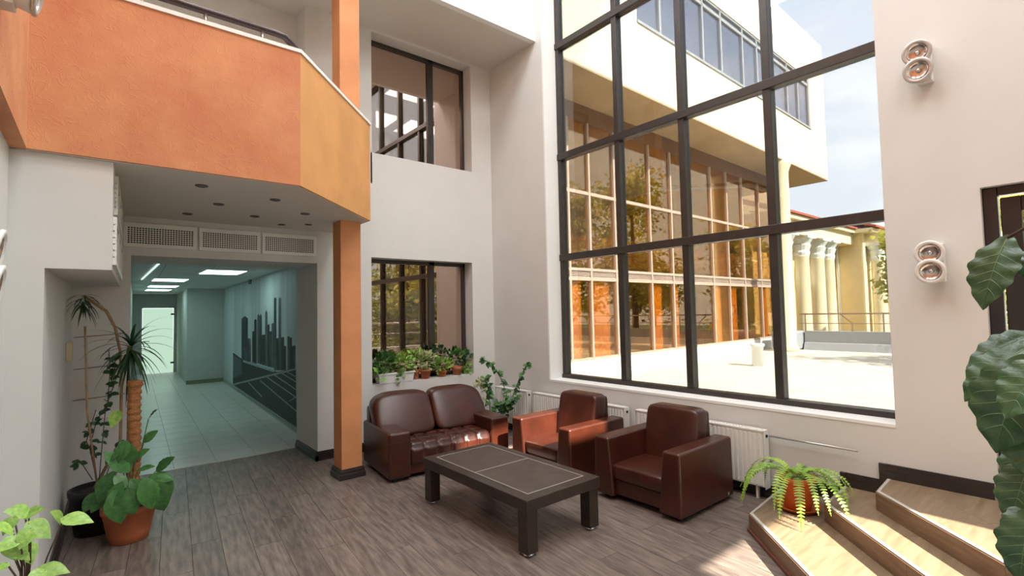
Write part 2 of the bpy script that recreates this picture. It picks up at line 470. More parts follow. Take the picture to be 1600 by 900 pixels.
# --- corridor shell
w=MB()
def cq(x0,y0,x1,y1,z0,z1,th=.15):
    a=Vector((cx(x0,y0),y0)); b=Vector((cx(x1,y1),y1)); d=(b-a).normalized(); n=Vector((d.y,-d.x))*th
    w.prism([tuple(a),tuple(b),tuple(b+n),tuple(a+n)],z0,z1)
cq(.24,19.4,.24,6.86,-.1,2.45)          # left
struct(w.build('wall_corridor_left',M_corwall),'teal tinted left wall of the corridor','wall')
w=MB(); cq(2.2,6.86,2.2,15.3,-.1,2.45)
struct(w.build('wall_corridor_right',M_corwall),'right wall of the corridor carrying the city mural','wall')
w=MB(); cq(1.37,15.2,2.3,15.2,-.1,2.45); w.v=[(x,y if y>=15.19 else 30.4-y,z) for x,y,z in w.v]
o=w.build('wall_corridor_end',M_corwall); struct(o,'grey green end wall of the corridor beside the passage','wall')
w=MB(); cq(1.37,15.2,1.37,19.3,-.1,2.45)
struct(w.build('wall_passage',M_corwall),'side wall of the narrow passage leading to the glass door','wall')
w=MB(); yd=19.1
w.box(cx(.2,yd),1.0,yd,yd+.15,-.1,2.45).box(1.0,1.87,yd,yd+.15,2.05,2.45).box(1.87,cx(1.6,yd),yd,yd+.15,-.1,2.45)
struct(w.build('wall_passage_end',M_corwall),'end wall of the passage around the lit glass door','wall')
cc=MB().hexa([(cx(0,6.8),6.8,2.46),(cx(2.5,6.8),6.8,2.46),(cx(2.7,19.4),19.4,2.46),(cx(0,19.4),19.4,2.46),(cx(0,6.8),6.8,2.6),(cx(2.5,6.8),6.8,2.6),(cx(2.7,19.4),19.4,2.6),(cx(0,19.4),19.4,2.6)]).build('ceiling_corridor',M_grout)
struct(cc,'suspended tile ceiling of the corridor','ceiling')
ct=.6
ctm=MB().box(-ct/2+.006,ct/2-.006,-ct/2+.006,ct/2-.006,2.452,2.468).mesh('ceiling_tile',M_ctile)
for j in range(21):
    for i in range(4):
        y=6.9+ct/2+j*ct; x=cx(.05+ct/2+i*ct,y)
        inst('ceiling_tile',ctm,cc,Matrix.Translation((x,y,0))@Rc)
# corridor baseboards
w=MB(); cq(1.36,15.185,2.28,15.185,0,.1,.012)
w2=MB(); 
struct(w.build('baseboard_corridor_end',pm('olive_skirting',(.22,.24,.14),.6)),'olive skirting along the corridor end wall','baseboard')
w=MB(); cq(2.185,6.9,2.185,15.2,0,.09,.012)
struct(w.build('baseboard_corridor_right',pm('grey_skirting',(.40,.43,.40),.6)),'pale skirting below the city mural','baseboard')

# --- baseboards of the hall (stepped profile)
def skirt(name,label,poly_runs):
    m=MB()
    for (x0,y0,x1,y1,z) in poly_runs:
        a=Vector((x0,y0)); b=Vector((x1,y1)); d=(b-a).normalized(); n=Vector((-d.y,d.x))
        for th,h0,h1 in ((.028,0,.055),(.020,.055,.09),(.012,.09,.105)):
            m.prism([tuple(a),tuple(b),tuple(b+n*th),tuple(a+n*th)],z+h0,z+h1)
    return struct(m.build(name,M_dark),label,'baseboard')
skirt('baseboard_back','dark moulded skirting at the corridor opening and below the back window',[(XR,YB,OX1-.028,YB,0),(OX1,YB-.028,OX1,yb2-.02,0)])
skirt('baseboard_niche','dark skirting along the plant niche',[(OX0,YB,-.19,YB,0),(-.19,YB,-.25,4.02,0),(-.25,4.02,XL,4.02,0)])
skirt('baseboard_right','dark moulded skirting stepping up beside the entrance steps',[(XR,1.95,XR,YB,0),(XR,1.455,XR,1.95,.127),(XR,1.19,XR,1.47,.254),(XR,DY1+.02,XR,1.19,.381)])
o=MB().box(XR-.027,XR,1.19,1.235,.254,.486).box(XR-.027,XR,1.46,1.50,.127,.359).build('trim_3',M_dark); struct(o,'dark upright skirting returns at the step ends','trim')

# ------------------------------------------------------------------ large window
w1=thing('window_1','tall black-framed grid window overlooking the sunny terrace','window',(XR+.25,WY0,WZ0),kind='structure')
FX0,FX1=XR+.235,XR+.345
ys=[WY0-.02,2.045,2.955,3.83,WY1]
zs=[WZ0,2.412,3.80,5.36,WZ1]
fw=.075
for i,y in enumerate(ys):
    a,b=(y-fw/2,y+fw/2) if 0<i<len(ys)-1 else ((y-.03,y+.05) if i==0 else (y-.06,y))
    MB().box(FX0,FX1,a,b,WZ0,WZ1).build('mullion',M_frame,w1,bevel=.006)
for i,z in enumerate(zs):
    a,b=(z-.045,z+.045) if 0<i<len(zs)-1 else ((z,z+.055) if i==0 else (z-.06,z))
    MB().box(FX0-.015,FX1-.01,WY0-.02,WY1,a,b).build('transom',M_frame,w1,bevel=.006)
for i in range(4):
    for j in range(4):
        MB().box(FX0+.05,FX0+.058,ys[i]+.03,ys[i+1]-.03,zs[j]+.03,zs[j+1]-.03).build('pane',M_pane,w1)

# ------------------------------------------------------------------ back windows
def back_window(name,label,x0,x1,z0,z1,xm):
    w=thing(name,label,'window',(x0,YB+.19,z0),kind='structure')
    y0,y1=YB+.19,YB+.26
    for a,b,c,d,n in ((x0,x0+.045,z0,z1,'frame_stile'),(x1-.045,x1,z0,z1,'frame_stile'),(x0,x1,z1-.05,z1,'frame_rail'),(x0,x1,z0,z0+.05,'frame_rail'),(xm-.045,xm+.045,z0,z1,'mullion')):
        MB().box(a,b,y0,y1,c,d).build(n,M_frame,w,bevel=.005)
    MB().box(x0+.04,xm-.03,y0+.03,y0+.038,z0+.04,z1-.04).build('pane',M_mirror,w)
    MB().box(xm+.03,x1-.04,y0+.03,y0+.038,z0+.04,z1-.04).build('pane',M_mirror,w)
back_window('window_2','upper brown-tinted reflecting window under the beige soffit',UX0,UX1,UZ0,UZ1,3.69)
back_window('window_3','lower brown-framed reflecting window with plants on its sill',LX0,LX1,LZ0,LZ1,3.67)

# ------------------------------------------------------------------ side door
d=thing('door_1','black framed glazed door beside the entrance platform','door',(XR,DY1,DZ0),kind='structure')
MB().box(XR+.06,XR+.16,DY1-.075,DY1,DZ0,DZ1).box(XR+.06,XR+.16,DY0,DY0+.075,DZ0,DZ1).box(XR+.06,XR+.16,DY0+.075,DY1-.075,DZ1-.06,DZ1).build('door_frame',M_doorfr,d,bevel=.008)
ly0,ly1,lz0,lz1=DY0+.083,DY1-.085,DZ0+.03,DZ1-.075
lf=MB().box(XR+.085,XR+.135,ly1-.10,ly1,lz0,lz1).box(XR+.085,XR+.135,ly0,ly0+.10,lz0,lz1).box(XR+.085,XR+.135,ly0+.1,ly1-.1,lz1-.10,lz1).box(XR+.085,XR+.135,ly0+.1,ly1-.1,lz0,lz0+.62).build('door_leaf',M_doorfr,d,bevel=.006)
MB().box(XR+.105,XR+.113,ly0+.09,ly1-.09,lz0+.61,lz1-.09).build('pane',M_pane,lf)
MB().tube([(XR+.085,ly0+.05,1.45),(XR+.03,ly0+.05,1.45),(XR+.03,ly0+.17,1.45)],.011).build('door_handle',M_chrome,lf)
# --- frosted glass door far down the passage
d=thing('door_2','lit frosted glass door at the end of the passage','door',(1.0,yd,0),kind='structure')
MB().box(1.0,1.035,yd-.03,yd+.03,0,2.05).box(1.835,1.87,yd-.03,yd+.03,0,2.05).box(1.0,1.87,yd-.03,yd+.03,2.015,2.05).build('door_frame',M_pipe,d)
o=MB().box(1.04,1.83,yd-.012,yd,.01,2.01).build('glass_leaf',M_frost,d)
for z in (.28,1.80): MB().box(1.76,1.86,yd-.03,yd-.012,z,z+.05).build('hinge',M_black,d)
MB().tube([(1.07,yd-.02,1.0),(1.07,yd-.06,1.0),(1.22,yd-.06,1.0)],.013).build('door_handle',M_lampg,d)

# ================================================================== BALCONY
b=thing('balcony','orange stucco balcony with chamfered corner over the corridor opening','balcony',(1.19,3.98,ZS))
P=[(-.335,3.98),(1.19,3.98),(2.24,5.08),(2.24,YB)]
th=.12
def off(P,t):
    out=[]
    for i,p in enumerate(P):
        ns=[]
        for a,c in ((i-1,i),(i,i+1)):
            if a<0 or c>=len(P): continue
            dv=(Vector(P[c])-Vector(P[a])).normalized(); ns.append(Vector((-dv.y,dv.x)))
        n=sum(ns,Vector((0,0)))/len(ns); n=n/(n.length**2)
        out.append(tuple(Vector(p)+n*t))
    return out
Pi=off(P,th); PT=3.745
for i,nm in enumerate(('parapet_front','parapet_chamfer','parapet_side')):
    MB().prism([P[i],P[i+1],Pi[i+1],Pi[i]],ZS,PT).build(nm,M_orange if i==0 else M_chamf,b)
Po=off(P,-.012); Pii=off(P,th+.012)
for i in range(3):
    MB().prism([Po[i],Po[i+1],Pii[i+1],Pii[i]],PT,PT+.028).build('coping',M_white,b)
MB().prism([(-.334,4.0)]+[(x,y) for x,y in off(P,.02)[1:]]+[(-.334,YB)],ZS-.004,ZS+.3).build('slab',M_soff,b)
rl=off(P,.075)
hr=[(-.2,rl[0][1],3.885),(.5,rl[0][1],3.885),(1.02,rl[1][1],3.885),(1.09,rl[1][1]+.0,3.88),(1.16,rl[1][1]+.05,3.86),(1.24,rl[1][1]+.13,3.845)]
q=Vector(rl[1]); q2=Vector(rl[2])
for t in (.25,.55,.85): 
    p=q.lerp(q2,t); hr.append((p.x,p.y,3.835))
hr=MB().tube(hr,.026,10).build('handrail',M_rail,b,smooth=True)
for px in (221,321,410):
    p=ony(px,60,rl[0][1]); MB().tube([(p.x,rl[0][1],PT+.02),(p.x,rl[0][1],3.87)],.013,8).build('rail_post',M_railpost,b,smooth=True)
# orange band along the left wall
o=MB().box(XL+.001,-.335,-7.89,4.019,ZS,ZC-.002).build('orange_band',M_orange)
tag(o,'orange stucco band running along the left wall beside the balcony','wall band')

# --- pillar
p=thing('pillar','square orange pillar standing beside the sofa and carrying the balcony','pillar',(2.06,5.28,0))
MB().box(1.95,2.17,5.175,5.40,.10,ZS).build('shaft',M_orange2,p,bevel=.004)
MB().box(1.95,2.17,5.175,5.40,ZS+.02,ZC).build('upper_shaft',M_orange2,p,bevel=.004)
m=MB()
for t_,a,c in ((.028,0,.055),(.020,.055,.09),(.012,.09,.105)): m.box(1.95-t_,2.17+t_,5.175-t_,5.40+t_,a,c)
m.build('plinth',M_dark,p,bevel=.003)

# ================================================================== ENTRANCE STEPS
H=.127
st=thing('entrance_steps','three brown wooden steps with pale metal edges rising to the side door','steps',(3.84,1.87,0))
cn=[((3.84,1.872),1.95),((4.096,1.44),1.47),((4.237,1.156),1.182)]
for k,((x,y),ye) in enumerate(cn):
    z1=(k+1)*H; L=3.2 if k<2 else 3.2
    nx=x-L*.70; ny=y-L*.714
    MB().prism([(x,y),(XR-.001,ye),(XR-.001,-1.999),(x,-1.999)],z1-H,z1-.0008).prism([(x,y),(x,-1.999),(nx,-1.999),(nx,ny)],z1-H,z1-.0008).build('step_core',M_step,st)
    # riser facing boards (pieces along the nosing, plus the short return to the wall)
    dv=Vector((nx-x,ny-y)).normalized(); nn=Vector((-dv.y,dv.x)); nn=nn if nn.x<0 else -nn
    cuts=[0,1.02 if k==2 else .86,1.9,2.9]
    for a,c in zip(cuts[:-1],cuts[1:]):
        A=Vector((x,y))+dv*(a+.001); B=Vector((x,y))+dv*(c-.001)
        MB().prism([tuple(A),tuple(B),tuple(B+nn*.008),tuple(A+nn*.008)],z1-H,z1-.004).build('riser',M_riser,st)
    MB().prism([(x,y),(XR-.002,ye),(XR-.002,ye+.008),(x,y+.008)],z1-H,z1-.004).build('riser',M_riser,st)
    # tread boards running along the step
    wid=[.485,.30,.62][k]; nb=1 if k<2 else 2
    for r_ in range(nb):
        o0=.022+(wid-.022)/nb*r_; o1=.022+(wid-.022)/nb*(r_+1)-.0015
        for a,c in ((-.02,.52),(.5215,1.75),(1.7515,2.9)):
            A=Vector((x,y))+dv*a; B=Vector((x,y))+dv*c
            if a<0:
                # end board runs out to the wall
                e=Vector((XR-.03,ye-.022-(o0-.022)*1.15)); e2=Vector((XR-.03,ye-.022-(o1-.022)*1.15))
                q0=Vector((x,y))-nn*o0; q1=Vector((x,y))-nn*o1; xw=XR-.03
                if q1.x>xw: pts=[q0,B-nn*o0,B-nn*o1,q1+dv*((xw-q1.x)/dv.x),e]
                else: pts=[q0,B-nn*o0,B-nn*o1,q1,e2,e]
            else: pts=[A-nn*o0,B-nn*o0,B-nn*o1,A-nn*o1]
            MB().prism([tuple(p_) for p_ in pts],z1-.0125,z1).build('tread_board',M_step,st)
    A=Vector((x,y)); B=A+dv*2.9
    MB().prism([tuple(A),tuple(B),tuple(B-nn*.021),tuple(A-nn*.021+Vector((.008,0))),(XR-.03,ye-.022),(XR-.03,ye)],z1-.012,z1+.003).build('nosing',M_nose,st,bevel=.002)
o=MB().prism([(3.815,1.885),(3.85,1.895),(1.61,-.39),(1.575,-.40)],0,.022).build('trim_4',pm('red_brown_strip',(.13,.045,.03),.5)); struct(o,'reddish strip at the foot of the lowest step','trim')
pf=MB().prism([(1.2,-2.0),(2.6,-2.0),(XR,-2.0),(XR,.58),(3.55,.33)],.36,.3795).build('floor_platform',M_step); struct(pf,'wooden entrance platform floor above the steps','floor')

# ================================================================== FURNITURE
def armchair(label, loc, rotz, group):
    t=thing('armchair',label,'armchair',loc,rotz,group)
    Wd,D=.89,.835; hw=Wd/2
    for s in (-1,1):
        pts=[(s*hw,0.035),(s*(hw-.215),0.035),(s*(hw-.165),.545),(s*(hw-.005),.545)]
        if s>0: pts=pts[::-1]
        MB().prism_y(pts,0,D).build('arm',M_leather,t,bevel=.022,seg=3,local=True)
        for yy in (.06,D-.10): MB().box(s*(hw-.11)-.04,s*(hw-.11)+.04,yy,yy+.06,0,.04).build('foot',M_black,t,local=True)
    MB().box(-hw+.2,hw-.2,.045,D-.05,.05,.19).build('apron',M_leather,t,bevel=.015,seg=2,local=True)
    def sag(p):
        return p+Vector((0,0,.018*math.cos(p.x*4.2)*math.cos((p.y)*3.5)))
    MB().pillow((0,.325,.245),.285,.305,.068,.22,36,16,sag).build('seat_cushion',M_leather,t,smooth=True,local=True)
    def lean(p): return p+Vector((0,.05*(p.z/.26),0))
    MB().pillow((0,.625,.52),.272,.095,.262,.22,36,20,lean).build('back_cushion',M_leather,t,smooth=True,local=True)
    MB().hexa([(-.262,.62,.1),(.262,.62,.1),(.262,.82,.1),(-.262,.82,.1),(-.262,.70,.755),(.262,.70,.755),(.262,.80,.755),(-.262,.80,.755)]).build('back_frame',M_leather,t,bevel=.03,seg=3,local=True)
    MB().box(hw-.001,hw+.004,D-.12,D-.09,.06,.085).build('tag_plate',M_chrome,t,local=True)
    return t
armchair('brown leather armchair nearest the steps, standing fully in shade',(3.535,2.705,0),-PI/2,'brown leather armchairs by the window')
armchair('brown leather armchair next to the sofa with sunlit seat and arms',(3.515,3.875,0),-PI/2,'brown leather armchairs by the window')

def sofa():
    t=thing('sofa','brown leather two-seat sofa with tufted seat under the back window','sofa',(2.256,4.715,0),math.radians(-6.0))
    Wd,D=1.43,.86; A=.235
    for x0,x1 in ((0,A),(Wd-A,Wd)):
        MB().box(x0,x1,0,D,.03,.495).build('arm',M_leather,t,bevel=.028,seg=3,local=True)
        MB().box(x0+.002,x1-.002,-.004,.01,.385,.391).build('arm_seam',M_leather,t,local=True)
        for yy in (.05,D-.1): MB().box(x0+.06,x1-.06,yy,yy+.06,0,.035).build('foot',M_black,t,local=True)
    MB().box(A-.01,Wd-A+.01,.045,D-.05,.04,.23).build('apron',M_leather,t,bevel=.012,local=True)
    # tufted seat: profile goes over the top then down the front, pillows between the seams
    x0,x1=A+.005,Wd-A-.005; nxp,nyp=6,4
    rows=[]; NU=nxp*10; NV=nyp*10
    depth,front=.50,.17
    for j in range(NV+1):
        s=j/NV*(depth+front); r=[]
        for i in range(NU+1):
            u=i/NU
            fu=abs(math.sin(PI*u*nxp)); fv=abs(math.sin(PI*j/NV*nyp))
            h=.026*(min(1,fu*1.9)**.5)*(min(1,fv*1.9)**.5)
            R=.05
            if s<depth-R: y=.03+depth-s; z=.335; n=Vector((0,0,1))
            elif s<depth-R+R*PI/2:
                a=(s-(depth-R))/R; y=.03+R-R*math.sin(a); z=.335-R+R*math.cos(a); n=Vector((0,-math.sin(a),math.cos(a)))
            else: y=.03; z=.335-R-(s-(depth-R+R*PI/2)); n=Vector((0,-1,0))
            p=Vector((x0+(x1-x0)*u,y,z))+n*h
            r.append(p)
        rows.append(r)
    MB().grid(rows).build('tufted_seat',M_leather,t,smooth=True,local=True)
    MB().box(x0,x1,.05,.55,.2,.325).build('seat_base',M_leather,t,local=True)
    MB().hexa([(.03,.62,.1),(Wd-.03,.62,.1),(Wd-.03,.85,.1),(.03,.85,.1),(.03,.72,.66),(Wd-.03,.72,.66),(Wd-.03,.83,.66),(.03,.83,.66)]).build('back_frame',M_leather,t,bevel=.03,seg=3,local=True)
    for s in (0,1):
        c=(.37,.60,.565) if s==0 else (1.06,.60,.565)
        def fn(p,s=s):
            e=(p.x/.345)*(1 if s else -1)
            drop=-.05*max(0,e)**3 if p.z>0 else 0
            return p+Vector((0,.13*(p.z/.24)-.02*math.cos(p.x*4)*math.cos(p.z*6),drop+.012*math.cos(p.x*4)))
        MB().pillow(c,.345,.115,.225,.36,40,22,fn).build('back_cushion',M_leather,t,smooth=True,local=True)
    return t
sofa()

def table():
    t=thing('coffee_table','dark wooden coffee table with pale inlay lines and chrome feet','table',(2.655,3.36,0))
    x0,x1,y0,y1=2.275,3.035,2.65,4.075
    MB().box(x0,x1,y0,y1,.315,.399).build('tabletop',M_tab,t,bevel=.006)
    i=.095; ym=(y0+y1)/2+.03
    MB().box(x0+i,x1-i,y0+i,ym-.004,.395,.4015).build('inset_panel',M_tabin,t)
    MB().box(x0+i,x1-i,ym+.004,y1-i,.395,.4015).build('inset_panel',M_tabin,t)
    l=.005
    for a,b_,c,d_ in ((x0+i-l,x1-i+l,y0+i-l,y0+i+.001),(x0+i-l,x1-i+l,y1-i-.001,y1-i+l),(x0+i-l,x0+i+.001,y0+i,y1-i),(x1-i-.001,x1-i+l,y0+i,y1-i),(x0+i,x1-i,ym-.004,ym+.004)):
        MB().box(a,b_,c,d_,.396,.4022).build('inlay_line',M_line,t)
    for x in (x0+.012,x1-.112):
        for y in (y0+.012,y1-.112):
            lg=MB().box(x,x+.10,y,y+.10,.022,.32).build('leg',M_tab,t,bevel=.005)
            MB().lathe([(.03,0),(.042,.003),(.042,.018),(.03,.024)],(x+.05,y+.05,0),20).build('chrome_foot',M_chrome,lg,smooth=True)
table()

# ------------------------------------------------------------------ radiators
def radiator(label,y0,y1,z0=.10,z1=.605):
    r=thing('radiator',label,'radiator',(XR-.08,(y0+y1)/2,z0),0,'white panel radiators under the window')
    xa,xb=XR-.125,XR-.035
    MB().box(xa+.008,xa+.016,y0+.01,y1-.01,z0+.015,z1-.012).build('front_panel',M_rad,r)
    MB().box(xb-.016,xb-.008,y0+.01,y1-.01,z0+.015,z1-.012).build('back_panel',M_rad,r)
    n=int((y1-y0)/.042); 
    rib=MB().prism([(xa+.010,-.013),(xa-.004,-.007),(xa-.004,.007),(xa+.010,.013)],z0+.03,z1-.03).mesh('rib',M_rad)
    for k in range(n):
        y=y0+.02+(k+.5)*(y1-y0-.04)/n
        inst('rib',rib,r,Matrix.Translation((0,y,0)))
    m=MB().box(xa,xb,y0,y1,z1-.012,z1-.006)
    g=int((y1-y0)/.03)
    for k in range(g): 
        y=y0+.01+(k+.5)*(y1-y0-.02)/g; m.box(xa+.012,xb-.012,y-.004,y+.004,z1-.006,z1)
    m.box(xa,xa+.012,y0,y1,z1-.006,z1).box(xb-.012,xb,y0,y1,z1-.006,z1)
    m.build('top_grille',M_rad,r)
    for y in (y0,y1): MB().box(xa,xb,y-.003,y+.003,z0,z1).build('side_cover',M_rad,r)
    MB().lathe([(.014,0),(.014,.008),(.009,.012)],((xa+xb)/2,y0-.003,z1-.05),12,Matrix.Rotation(PI/2,3,'X')).build('plug',M_black,r)
    MB().box(xa+.03,xa+.06,y0+.08,y0+.1,0,z0+.02).box(xa+.03,xa+.06,y1-.1,y1-.08,0,z0+.02).build('bracket',M_rad,r)
radiator('short white radiator in the corner behind the leafy plant',5.20,5.90)
radiator('long white radiator behind the sunlit armchair',3.555,5.08)
radiator('white radiator behind the shaded armchair, beside the fern',2.045,3.41)
o=MB().tube([(XR-.05,2.03,.555),(XR-.05,1.36,.555)],.009).build('heating_pipe',M_pipe,smooth=True); tag(o,'thin grey heating pipe running from radiator along wall','pipe')

# ------------------------------------------------------------------ wall spot lamps
def spot(label,loc,rotz,body_z=.27):
    t=thing('wall_spotlight',label,'lamp',loc,rotz,'double wall spotlights')
    MB().box(-.045,.045,-.055,0,0,body_z).build('housing',M_lampw,t,bevel=.004,local=True)
    for k,z in enumerate((.085,.215)):
        R=Matrix.Rotation(math.radians(100),3,'X')@Matrix.Scale(1.18,3)
        h=MB().lathe([(.045,-.02),(.066,.0),(.070,.045),(.062,.052),(.058,.034)],(-.02,-.06,z),28,R,(True,True)).build('lamp_head',M_lampw,t,smooth=True,local=True)
        MB().lathe([(.058,.0505),(.075,.051),(.075,.060),(.062,.064),(.054,.058)],(-.02,-.06,z),28,R,(False,False)).build('ring',M_lampw if loc[2]<2.5 else M_lampg,h,smooth=True,local=True)
        MB().lathe([(.055,.058),(.048,.046),(.034,.040),(.016,.0365),(.006,.036)],(-.02,-.06,z),28,R,(False,True)).build('reflector',M_reflector,h,smooth=True,local=True)
        MB().lathe([(.012,.036),(.012,.05),(.004,.053)],(-.02,-.06,z),12,R).build('bulb',M_chrome,h,smooth=True,local=True)
        MB().tube([(-.085,-.085,z-.03),(-.10,-.095,z-.035)],.009,8).build('knob',M_lampw,t,local=True)
    for x in (-.03,.03): MB().lathe([(.006,0),(.006,.003)],(x,-.055,.02),8,Matrix.Rotation(PI/2,3,'X')).build('screw',M_chrome,t,local=True)
spot('upper double spotlight on the right wall with grey rings',(XR,.825,3.29),-PI/2)
spot('lower double spotlight on the right wall with white rings',(XR,.82,1.845),-PI/2)
spot('double spotlight on the orange band at the top left corner',(-.335,2.80,2.97),PI/2,.30)
spot('double spotlight at the left edge on the white wall',(XL,2.60,1.745),PI/2)

# ------------------------------------------------------------------ recessed downlights
names=['nearest the orange edge on the left','in the middle row beside the bulkhead','nearest the orange edge on the right','in the rear row at the left','in the middle of the rear rows','closest to the chamfered corner','beside the pillar top','above the middle vent grille']
for k,(px,py) in enumerate([(315,289),(342,318),(430,311),(293,333),(398,337),(477,333),(482,350),(440,350)]):
    p=onz(px,py,ZS); r=.042 if k<6 else .036
    t=thing('downlight','small round ceiling downlight under the balcony, '+names[k],'downlight',(p.x,p.y,ZS-.004),0,'recessed downlights under the balcony')
    MB().lathe([(r*.62,-.006),(r*.7,-.010),(r,-.008),(r*1.03,0)],(p.x,p.y,ZS-.004),20,None,(False,False)).build('bezel',M_bezel,t,smooth=True)
    MB().lathe([(r*.66,-.004),(r*.4,-.002),(.001,-.001)],(p.x,p.y,ZS-.006),20,None,(False,True)).build('lens',M_reflector,t,smooth=True)

# ------------------------------------------------------------------ vent grilles above the opening
xs=[(.172,.775),(.795,1.375),(1.395,1.985)]
lab=['left','middle','right']
for k,(x0,x1) in enumerate(xs):
    t=thing('vent_grille','white air vent grille above the corridor opening, the %s of three'%lab[k],'vent',(x0,YB,2.40),0,'air vent grilles above the opening')
    y0,y1=YB-.022,YB-.001; z0,z1=2.395,2.632; f=.03 if True else 0
    MB().box(x0,x1,y0,y1,z1-.04,z1).box(x0,x1,y0,y1,z0,z0+.035).box(x0,x0+.03,y0,y1,z0+.035,z1-.04).box(x1-.03,x1,y0,y1,z0+.035,z1-.04).build('frame',M_rad,t,bevel=.002)
    MB().box(x0+.03,x1-.03,YB-.004,YB-.001,z0+.035,z1-.04).build('duct_back',M_black,t)
    m=MB()
    n=24
    for i in range(n+1):
        x=x0+.03+i*(x1-x0-.06)/n; m.box(x-.0035,x+.0035,y0+.004,y0+.010,z0+.035,z1-.04)
    for i in range(9):
        z=z0+.035+i*(z1-z0-.075)/8; m.box(x0+.03,x1-.03,y0+.006,y0+.012,z-.0035,z+.0035)
    g=m.build('grid_bars',M_rad,t); g['kind']='stuff'
# side vents on the bulkhead
def bul(y): return .060+(y-4.02)*.095/2.04
t=thing('side_vent','white two-row vent frame on the side of the bulkhead','vent',(bul(4.9),4.9,2.0))
for z0,z1,ya,yb_ in ((2.05,2.36,4.10,5.9),(2.40,2.66,4.25,5.9)):
    for k in range(3):
        a=ya+(yb_-ya)/3*k; c=a+(yb_-ya)/3-.03
        m=MB()
        for yy0,yy1,zz0,zz1 in ((a,c,z0,z0+.04),(a,c,z1-.04,z1),(a,a+.05,z0+.04,z1-.04),(c-.05,c,z0+.04,z1-.04)):
            m.hexa([(bul(yy0)-.002,yy0,zz0),(bul(yy0)+.02,yy0,zz0),(bul(yy1)+.02,yy1,zz0),(bul(yy1)-.002,yy1,zz0),(bul(yy0)-.002,yy0,zz1),(bul(yy0)+.02,yy0,zz1),(bul(yy1)+.02,yy1,zz1),(bul(yy1)-.002,yy1,zz1)])
        fr=m.build('frame',M_rad,t)
        m=MB()
        for q_ in range(6):
            z=z0+.05+q_*(z1-z0-.1)/5
            m.hexa([(bul(a)+.002,a,z-.004),(bul(a)+.01,a,z-.004),(bul(c)+.01,c,z-.004),(bul(c)+.002,c,z-.004),(bul(a)+.002,a,z+.004),(bul(a)+.01,a,z+.004),(bul(c)+.01,c,z+.004),(bul(c)+.002,c,z+.004)])
        m.build('louvre',M_lampg,fr)

# ------------------------------------------------------------------ corridor lamps, mural
def cor_lamp(label,x0,x1,y0,y1,power):
    t=thing('ceiling_panel_light',label,'lamp',((x0+x1)/2,(y0+y1)/2,2.43),0,'fluorescent panels in the corridor ceiling')
    MB().box(x0-.02,x1+.02,y0-.02,y1+.02,2.440,2.452).build('frame',M_lampw,t)
    MB().box(x0,x1,y0,y1,2.434,2.440).build('diffuser',M_tubew,t)
cor_lamp('large lit ceiling panel nearest in the corridor',1.30,1.86,9.05,9.85,1)
cor_lamp('second lit ceiling panel in the corridor',.80,1.33,11.4,12.1,1)
cor_lamp('third lit ceiling panel in the corridor',.88,1.42,13.8,14.5,1)
cor_lamp('farthest lit ceiling panel near the passage',.94,1.45,15.6,16.4,1)
o=MB().box(.61,.635,8.3,11.8,2.436,2.45).build('track_strip',emit('track_strip_glow',(.8,1,.93),.8)); tag(o,'narrow pale reflective track strip in the corridor ceiling','lamp')  # thin reflective track; its shine is put in as a faint glow

M_mbg=pm('mural_sky',(.52,.57,.59),.6,.12,1.2,stretch=(1,3,.4))
M_mdk=pm('mural_black',(.016,.020,.022),.6,.4,20)
M_mgr=pm('mural_grey',(.085,.10,.105),.6,.4,16)
M_mlt=pm('mural_light',(.30,.34,.35),.6,.3,20)
mu=thing('wall_mural','black and white city skyline mural with bridge cables on corridor wall','mural',(cx(2.2,7),7,0))
def mw(px,py,o=0.0):
    d=ray(px,py); k=.045
    # plane X - k*(Y-6.86) = 2.2-o
    tt=(2.2-o-k*6.86)/(d.x-k*d.y)
    return CAM+d*tt
def mpoly(m,pts,o):
    a=[mw(x,y,o) for x,y in pts]; n=len(m.v); m.add(a,[list(range(len(a)))])
def mq(cx0,cy0): return (cx0/3.75+180, cy0/3.75+380)
m=MB(); y0,y1=6.9,14.9
m.hexa([(cx(2.196,y0)-.006,y0,.10),(cx(2.196,y1)-.006,y1,.10),(cx(2.199,y1),y1,.10),(cx(2.199,y0),y0,.10),(cx(2.196,y0)-.006,y0,2.42),(cx(2.196,y1)-.006,y1,2.42),(cx(2.199,y1),y1,2.42),(cx(2.199,y0),y0,2.42)])
m.build('print_sheet',M_mbg,mu)
m=MB(); m.cur=0
B=[(740,778,440,690),(775,796,556,700),(803,816,515,700),(814,830,445,705),(832,846,425,705),(846,860,425,710),(860,878,535,715),(878,893,405,720),(893,905,475,725),(905,916,515,725),(915,931,468,730),(930,945,318,745),(945,957,555,745),(957,973,318,745),(973,990,550,745),(990,1003,600,745),(1008,1022,545,745),(1022,1036,550,745),(1036,1056,600,745)]
for k,(a,c,t0,b0) in enumerate(B):
    m.cur=1 if k%3==1 else 0
    mpoly(m,[mq(a,b0),mq(c,b0),mq(c,t0+ (4 if k%2 else 0)),mq((a+c)/2,t0-(14 if k in(0,4,5,7) else 0)),mq(a,t0+4)],.010)
m.build('skyline',[M_mdk,M_mgr],mu)
m=MB(); mpoly(m,[mq(690,640),mq(745,680),mq(860,720),mq(945,755),mq(1058,735),mq(1064,1110),mq(960,1010),mq(690,835)],.012); 
m.build('river_foreground',M_mdk,mu)
m=MB(); mpoly(m,[mq(690,655),mq(740,685),mq(742,770),mq(690,790)],.0135); m.build('water',M_mgr,mu)
m=MB()
def mline(a,c,wd):
    mpoly(m,[mq(a[0],a[1]-wd),mq(c[0],c[1]-wd),mq(c[0],c[1]+wd),mq(a[0],a[1]+wd)],.015)
